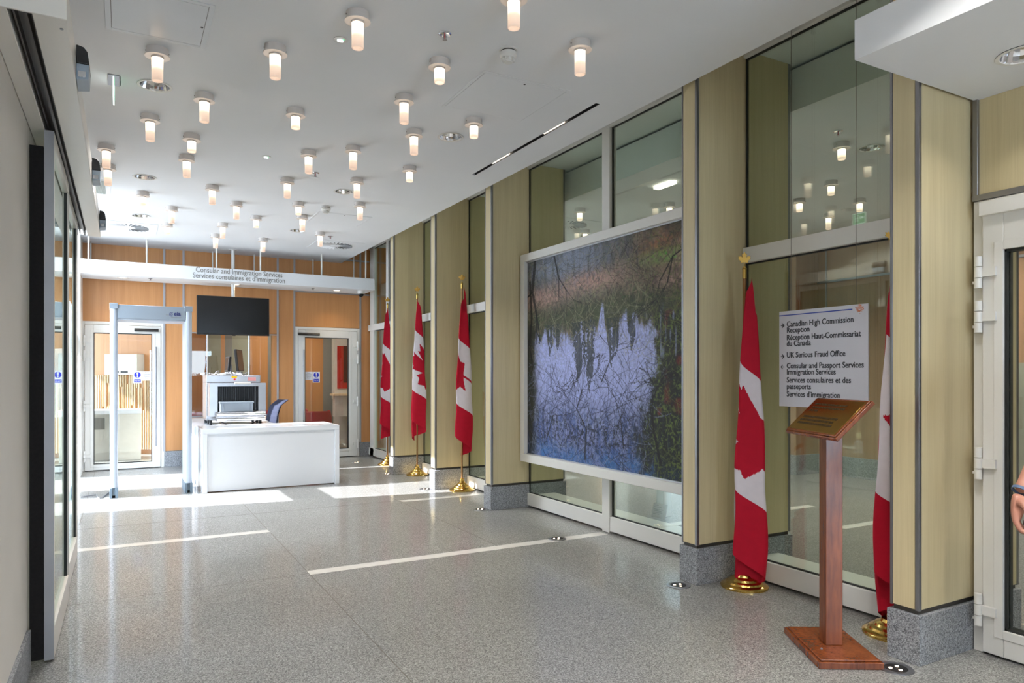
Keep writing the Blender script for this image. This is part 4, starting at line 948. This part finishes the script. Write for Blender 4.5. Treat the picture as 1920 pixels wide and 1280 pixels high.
tx = 'ANYONE WISHING TO ENTER AND CIRCULATE\nIN THIS BUILDING MUST WEAR IDENTIFICATION\nAT ALL TIMES\n\nTOUTE PERSONNE DESIRANT ENTRER ET CIRCULER\nDANS CET EDIFICE DOIT PORTER EN TOUT TEMPS\nET BIEN EN EVIDENCE LA CARTE D\u2019IDENTIFICATION'
o = text_mesh(tx, .0215, Mt @ Vector((-.21, .072, .0165)), Mt.to_3x3().to_4x4(), M['engraved'], None, xs=.72, line=1.15)
o.parent = pq
MB().sphere(Ml @ Vector((.10, -.09, .047)), .006, n=10, m=8).build('screw_cap', M['steel'], lc)

# ---------------------------------------------------------------- rooms behind the back wall
rb = thing('wall_rear_rooms', (1.9, 15.6, 0), 'walls of the rooms behind the back wall', 'wall', kind='structure')
Ms = Matrix.Translation((.62, 15.02, 0)) @ Matrix.Rotation(R(-33), 4, 'Z')
MB().box(-2.4, 0, .125, .22, 0, 3.0, 0, Ms).build('wood_panel', M['orange_wood'], rb, smooth=False)
for x0, x1, m in ((.9, 1.498, 'orange_wood'), (1.528, 1.76, 'greygreen'), (1.76, 1.842, 'orange_wood'), (1.842, 1.975, 'grey'), (1.975, 2.298, 'greygreen'), (2.33, 2.682, 'orange_wood'), (2.682, 2.78, 'grey'), (2.78, 3.849, 'orange_wood'), (3.849, 4.072, 'grey'), (4.072, 5.2, 'cream')):
    B(x0, x1, 15.5, 15.7, 0, 3.0).build('panel', M[m], rb, smooth=False)
for x in (1.513, 2.314): B(x-.012, x+.012, 15.47, 15.5, 0, 3.0).build('metal_trim', M['trim'], rb)
B(.66, .88, 13.1, 16.6, 0, 2.95).build('partition', M['cream'], rb, smooth=False)
B(4.9, 5.2, 13.1, 15.5, 0, 3.0).build('partition', M['cream'], rb, smooth=False)
MB().box(-2.3, -2.15, 13.1, 17.0, 0, 1.0).box(-2.3, -2.15, 13.1, 17.0, 2.84, 3.05).box(-2.3, -2.15, 13.1, 13.9, 1.0, 2.84).build('window_wall', M['cream'], rb, smooth=False)  # unseen wall added to cut daylight, opening shaped to sun the slats
MB().box(-2.3, -.70, 12.95, 13.12, 0, 3.05).box(-2.3, .9, 16.6, 16.7, 0, 3.05).build('side_wall', M['cream'], rb, smooth=False)
B(-2.3, -.74, 13.1, 16.7, 0-.02, .0).build('room_floor', M['floor'], rb, smooth=False)
tag(B(-2.3, 5.2, 13.1, 16.7, 2.92, 3.05).build('ceiling_rear', M['ceiling'], smooth=False), 'ceiling of the rooms behind the back wall', 'ceiling', kind='structure')
light('rear_room_fill', 'AREA', (2.8, 14.3, 2.9), 34, (1, .9, .78), shape='SQUARE', size=.6)  # added fill lights, no fitting in either rear room
light('rear_room_fill', 'AREA', (-.1, 14.2, 2.9), 4, (1, .92, .82), shape='SQUARE', size=.5)
sl = thing('slat_wall', (-.3, 15.55, .1), 'pale and orange vertical timber slats behind the far left door', 'slatted panel')
f = MB(); g = MB(); rn = random.Random(2)
for i in range(46):
    x = -2.07+i*.045; z = .1; f.box(x, x+.020, .04, .08, .1, 1.52, 0, Ms)
    while z < 1.52:
        z1 = min(1.52, z+rn.uniform(.25, .9)); g.box(x+.022+rn.choice((0, .005)), x+.038, .0 if rn.random() < .75 else .04, .08, z, z1, 0, Ms); z = z1
f.build('recessed_slats', M['orange_wood'], sl, smooth=False); g.build('raised_slats', M['pale_wood'], sl, smooth=False)
MB().box(-2.1, 0, .08, .12, .1, 1.52, 0, Ms).build('backing', M['orange_wood'], sl, smooth=False)
wc = thing('white_counter', (-.05, 14.6, 0), 'off-white box counter seen through the far left door', 'counter')
B(-.70, .30, 14.3, 14.9, .83, .90).build('worktop', M['gloss_white'], wc, .003); B(-.12, .29, 14.32, 14.88, 0.0, .83).build('cabinet', M['counter'], wc, .003)
B(-.70, -.62, 14.32, 14.88, 0, .83).build('side_panel', M['gloss_white'], wc, .003); B(-.50, -.28, 14.5, 14.52, .55, .75).build('recess', M['grey'], wc)
B(-.62, -.12, 14.52, 14.6, .0, .83).build('back_panel', M['counter'], wc)
lb2 = thing('wall_box', (0, 15.5, 1.5), 'white framed display box on the wall behind the far left door', 'display box')
MB().box(-1.02, -.38, -.12, .12, 1.53, 1.92, 0, Ms).build('box', M['counter'], lb2, .003)
MB().box(-.84, -.74, -.124, -.12, 1.56, 1.60, 0, Ms).build('slot', M['black'], lb2); MB().box(-.70, -.56, -.124, -.12, 1.56, 1.60, 0, Ms).build('slot', M['black'], lb2)
un = thing('kiosk_counter', (4.2, 14.9, .6), 'white wall unit with a red poster and oak shelf behind the right door', 'counter')
B(4.03, 4.88, 15.25, 15.48, 1.0, 2.4).build('unit_back', M['counter'], un); B(4.09, 4.6, 15.23, 15.25, 1.23, 2.16).build('poster', M['red_poster'], un, smooth=False)
B(4.22, 4.6, 15.225, 15.23, 1.36, 2.16).build('poster_band', M['dark_poster'], un, smooth=False); B(3.93, 4.88, 14.95, 15.25, 1.08, 1.125).build('shelf', M['pale_wood'], un, .004)
B(3.99, 4.88, 15.05, 15.25, .63, 1.08).build('apron', M['counter'], un)
B(4.5, 4.65, 15.1, 15.4, 0, .63).build('leg_panel', M['grey'], un)
def red_chair(x, y, rot, label, first=[None]):
    if first[0] is None:
        t = thing('red_chair', (0, 0, 0), label, 'chair', 'red shell chairs in the waiting room')
        f = MB(); rings = []
        for i in range(13):
            s_ = i/12; z = .40+.42*s_; ww = .27+.03*math.sin(s_*PI); rings.append([Vector((ww*math.sin(a), .24*math.cos(a)*(1-.1*s_)+.04*s_, z)) for a in np.linspace(-2.0, 2.0, 25)])
        f.rings(rings, closed=False, caps=False)
        o = f.build('backrest', M['red_mesh'], t); sm = o.modifiers.new('s', 'SOLIDIFY'); sm.thickness = .025
        f = MB(); f.lathe([(.001, .40), (.26, .40), (.27, .43), (.25, .46), (.001, .46)], n=28); f.build('seat', M['red_mesh'], t)
        for k in range(4):
            a = PI/4+k*PI/2; MB().cyl((.18*math.cos(a), .18*math.sin(a), .41), (.24*math.cos(a), .24*math.sin(a), 0), .012, 10).build('leg', M['steel'], t)
        first[0] = t
    else: t = copy_tree(first[0])
    t.location = (x, y, 0); t.rotation_euler = (0, 0, rot); t['label'] = label; return t
red_chair(1.28, 14.1, R(10), 'red chair seen left of the scanner through the window')
red_chair(2.55, 14.25, R(-20), 'red chair seen between the scanner and the navy chair')
red_chair(3.30, 13.95, R(170), 'red chair right behind the glass of the right door')
red_chair(3.05, 14.65, R(20), 'red chair farther back behind the right door')

# ---------------------------------------------------------------- lobby behind the glass wall
wb = thing('wall_lobby', (9.6, 6, 0), 'wood panelled wall across the lobby behind the glass', 'wall', kind='structure')
for i in range(9):
    y0 = -4.3+i*1.9; B(9.45, 9.6, y0+.004, y0+1.896, .30, HC).build('wood_panel', M['lobby_wood'], wb, smooth=False)
    B(9.435, 9.455, y0-.012, y0+.012, .3, HC).build('metal_trim', M['trim'], wb)
B(9.43, 9.6, -4.3, 12.9, 0, .30).build('granite_skirting', M['plinth'], wb, smooth=False); B(9.43, 9.46, -4.3, 12.8, 2.93, 2.96).build('metal_trim', M['trim'], wb)
B(8.95, 9.45, 7.25, 9.0, .3, HC).build('return_pier', M['lobby_wood'], wb, smooth=False); B(8.93, 9.45, 7.23, 9.02, 0, .30).build('granite_skirting', M['plinth'], wb, smooth=False)
tag(B(XG+.0, 9.6, 12.96, 13.1, 0, HT+.06).build('wall_lobby_end', M['orange_wood'], smooth=False), 'end wall of the lobby', 'wall', kind='structure')
tag(B(4.2, 9.6, -1.4, -1.2, 0, HC).build('wall_lobby_front', M['greygreen'], smooth=False), 'grey green end wall of the lobby', 'wall', kind='structure')
tag(B(9.28, 9.42, 3.0, 5.2, 0, 1.66).build('trim_2', M['greygreen'], smooth=False), 'grey green low partition seen through the near door', 'partition', kind='structure')
po = thing('post', (5.07, 5.80, 0), 'white square post seen through the glass beside the caption card', 'post')
B(5.02, 5.13, 5.75, 5.86, .0, 2.5).build('post_shaft', M['white'], po, .003)

# ---------------------------------------------------------------- person at the right edge of the frame
def PW_(u, d, z): return Vector((d*S_+u*C_, d*C_-u*S_, z))     # u: to the right of the view axis, d: along it (metres)
pc = PW_(2.53, 3.03, 0)
ps = thing('person', pc, 'person in a dark shirt standing before the near door, right hand and wristband visible', 'person')
def skin_obj(name, verts, edges, radii, mat, parent, sub=2, root=0):
    me = bpy.data.meshes.new(name); me.from_pydata([tuple(v) for v in verts], edges, []); me.materials.append(mat)
    bm = bmesh.new(); bm.from_mesh(me); ly = bm.verts.layers.skin.verify(); bm.verts.ensure_lookup_table()
    for i, v in enumerate(bm.verts):
        r = radii[i]; v[ly].radius = r if isinstance(r, tuple) else (r, r); v[ly].use_root = (i == root)
    bm.to_mesh(me); bm.free(); o = bpy.data.objects.new(name, me); COL.objects.link(o)
    o.modifiers.new('skin', 'SKIN').use_smooth_shade = True; s = o.modifiers.new('sub', 'SUBSURF'); s.levels = sub; s.render_levels = sub
    attach(o, parent); return o
wr_ = PW_(2.116, 2.93, 1.014)
def Q(a, b, z): return PW_(2.53+a, 3.03+b, z)
V = [Q(0,0,1.02), Q(0,0,1.16), Q(0,.01,1.33), Q(0,0,1.48), Q(0,0,1.57), Q(0,-.02,1.66), Q(0,-.02,1.76),
     Q(-.185,0,1.49), Q(-.222,.03,1.215), PW_(2.196, 2.96, 1.12), wr_,
     Q(.19,0,1.48), Q(.25,.03,1.20), Q(.26,-.05,.96),
     Q(.10,0,.95), Q(.11,-.01,.52), Q(.12,.02,.09), Q(-.10,0,.95), Q(-.11,-.01,.52), Q(-.12,.02,.09)]
E_ = [(0,1),(1,2),(2,3),(3,4),(4,5),(5,6),(3,7),(7,8),(8,9),(9,10),(3,11),(11,12),(12,13),(0,14),(14,15),(15,16),(0,17),(17,18),(18,19)]
RR = [(.14,.12),(.13,.11),(.15,.12),(.12,.10),.058,(.078,.085),(.07,.08),.062,.044,.034,.026,.062,.046,.03,.085,.062,.042,.085,.062,.042]
skin_obj('body', V, E_, RR, M['skin'], ps)
skin_obj('shirt', [V[i] for i in (0,1,2,3,7,11)]+[Q(-.208,.02,1.33), Q(.225,.02,1.33)], [(0,1),(1,2),(2,3),(3,4),(3,5),(4,6),(5,7)], [(.155,.14),(.145,.125),(.165,.135),(.135,.115),.076,.076,.064,.064], M['shirt'], ps)
skin_obj('trousers', [V[i] for i in (0,14,15,16,17,18,19)], [(0,1),(1,2),(2,3),(0,4),(4,5),(5,6)], [(.15,.13),.10,.08,.064,.10,.08,.064], M['trousers'], ps)
Mp = Matrix(((C_, S_, 0, pc.x), (-S_, C_, 0, pc.y), (0, 0, 1, 0), (0, 0, 0, 1)))       # local x: image right, local y: away from the camera
def ball(mb, c, r, sx, sy, sz, n=16, m=10):
    t0 = MB().sphere(c, r, sx, sy, sz, n, m); mb.add([Mp @ Vector(p) for p in t0.v], t0.f); return mb
for q in (1, -1): ball(MB(), (.12*q, -.05, .045), .05, .95, 2.7, .9).build('shoe', M['shoe'], ps)
ball(MB(), (0, .01, 1.785), .098, .92, 1.05, .92, 20, 14).build('hair', M['hair'], ps)
f = MB(); ball(f, (0, -.035, 1.725), .085, .86, .85, 1.25, 20, 14); ball(f, (0, -.112, 1.72), .014, .9, 1.2, 1.7, 10, 8)
for q in (1, -1): ball(f, (.078*q, -.02, 1.72), .022, .4, .7, 1.3, 10, 8)
f.build('head', M['skin'], ps)
for q in (1, -1): ball(MB(), (.03*q, -.102, 1.745), .009, 1.3, .6, .7, 10, 8).build('eye', M['black'], ps)
ball(MB(), (0, -.105, 1.675), .02, 1.2, .4, .3, 12, 8).build('mouth', plain('lips', (150, 84, 76), .5), ps)
# hanging right hand: palm, four fingers curled towards the palm, thumb from the side of the palm nearest the camera
dn = Vector((0, 0, -1))+Vector((-C_, S_, 0))*.14; dn.normalize()
toc = Vector((-S_, -C_, 0)); rgt_ = Vector((C_, -S_, 0))
fw = (rgt_*.80+toc*.60); fw = (fw-dn*fw.dot(dn)).normalized(); sd = fw.cross(dn).normalized()
if sd.dot(toc) > 0: sd = -sd
K = 1.18
def H(a, b, c): return wr_+dn*a*K+sd*b*K+fw*c*K
HV = [wr_, H(.035, 0, 0), H(.072, .002, -.002), H(.094, 0, 0)]; HE = [(0,1),(1,2),(2,3)]; HR = [(.029,.026),(.037,.024),(.046,.021),(.045,.019)]
for j, (b0, ln) in enumerate(((-.032, .90), (-.011, 1.0), (.011, .95), (.031, .78))):
    k = len(HV)
    HV += [H(.100, b0, .002), H(.100+.030*ln, b0*1.05, .018), H(.100+.036*ln, b0*1.05, .044), H(.100+.016*ln, b0, .058)]
    HR += [.0125, .0115, .0105, .009]; HE += [(3, k), (k, k+1), (k+1, k+2), (k+2, k+3)]
k = len(HV); HV += [H(.030, -.038, .014), H(.060, -.052, .034), H(.090, -.044, .046)]; HR += [.0165, .0135, .0105]; HE += [(1, k), (k, k+1), (k+1, k+2)]
skin_obj('right_hand', HV, HE, HR, M['skin'], ps, 2, 1)
ax = (PW_(2.196, 2.96, 1.12)-wr_).normalized(); mt = Matrix.Translation(wr_+ax*.012) @ ax.to_track_quat('Z', 'Y').to_matrix().to_4x4()
MB().lathe([(.031, -.007), (.034, -.006), (.034, .006), (.031, .007)], n=28, M4=mt).build('wristband', M['band'], ps, label='blue-grey wristband')
dm = Matrix.Translation(H(.098, 0, .028)) @ Matrix((( sd.x, dn.x, fw.x, 0), (sd.y, dn.y, fw.y, 0), (sd.z, dn.z, fw.z, 0), (0, 0, 0, 1)))
hd2 = thing('handheld_device', H(.098, 0, .028), 'small black handheld device with a red button held in the hand at right', 'device')
MB().box(-.055, .055, -.011, .011, -.007, .007, 0, dm).build('casing', M['black'], hd2, .003)
MB().box(-.058, -.052, -.005, .005, -.004, .004, 0, dm).build('button', M['red_plastic'], hd2, .001)
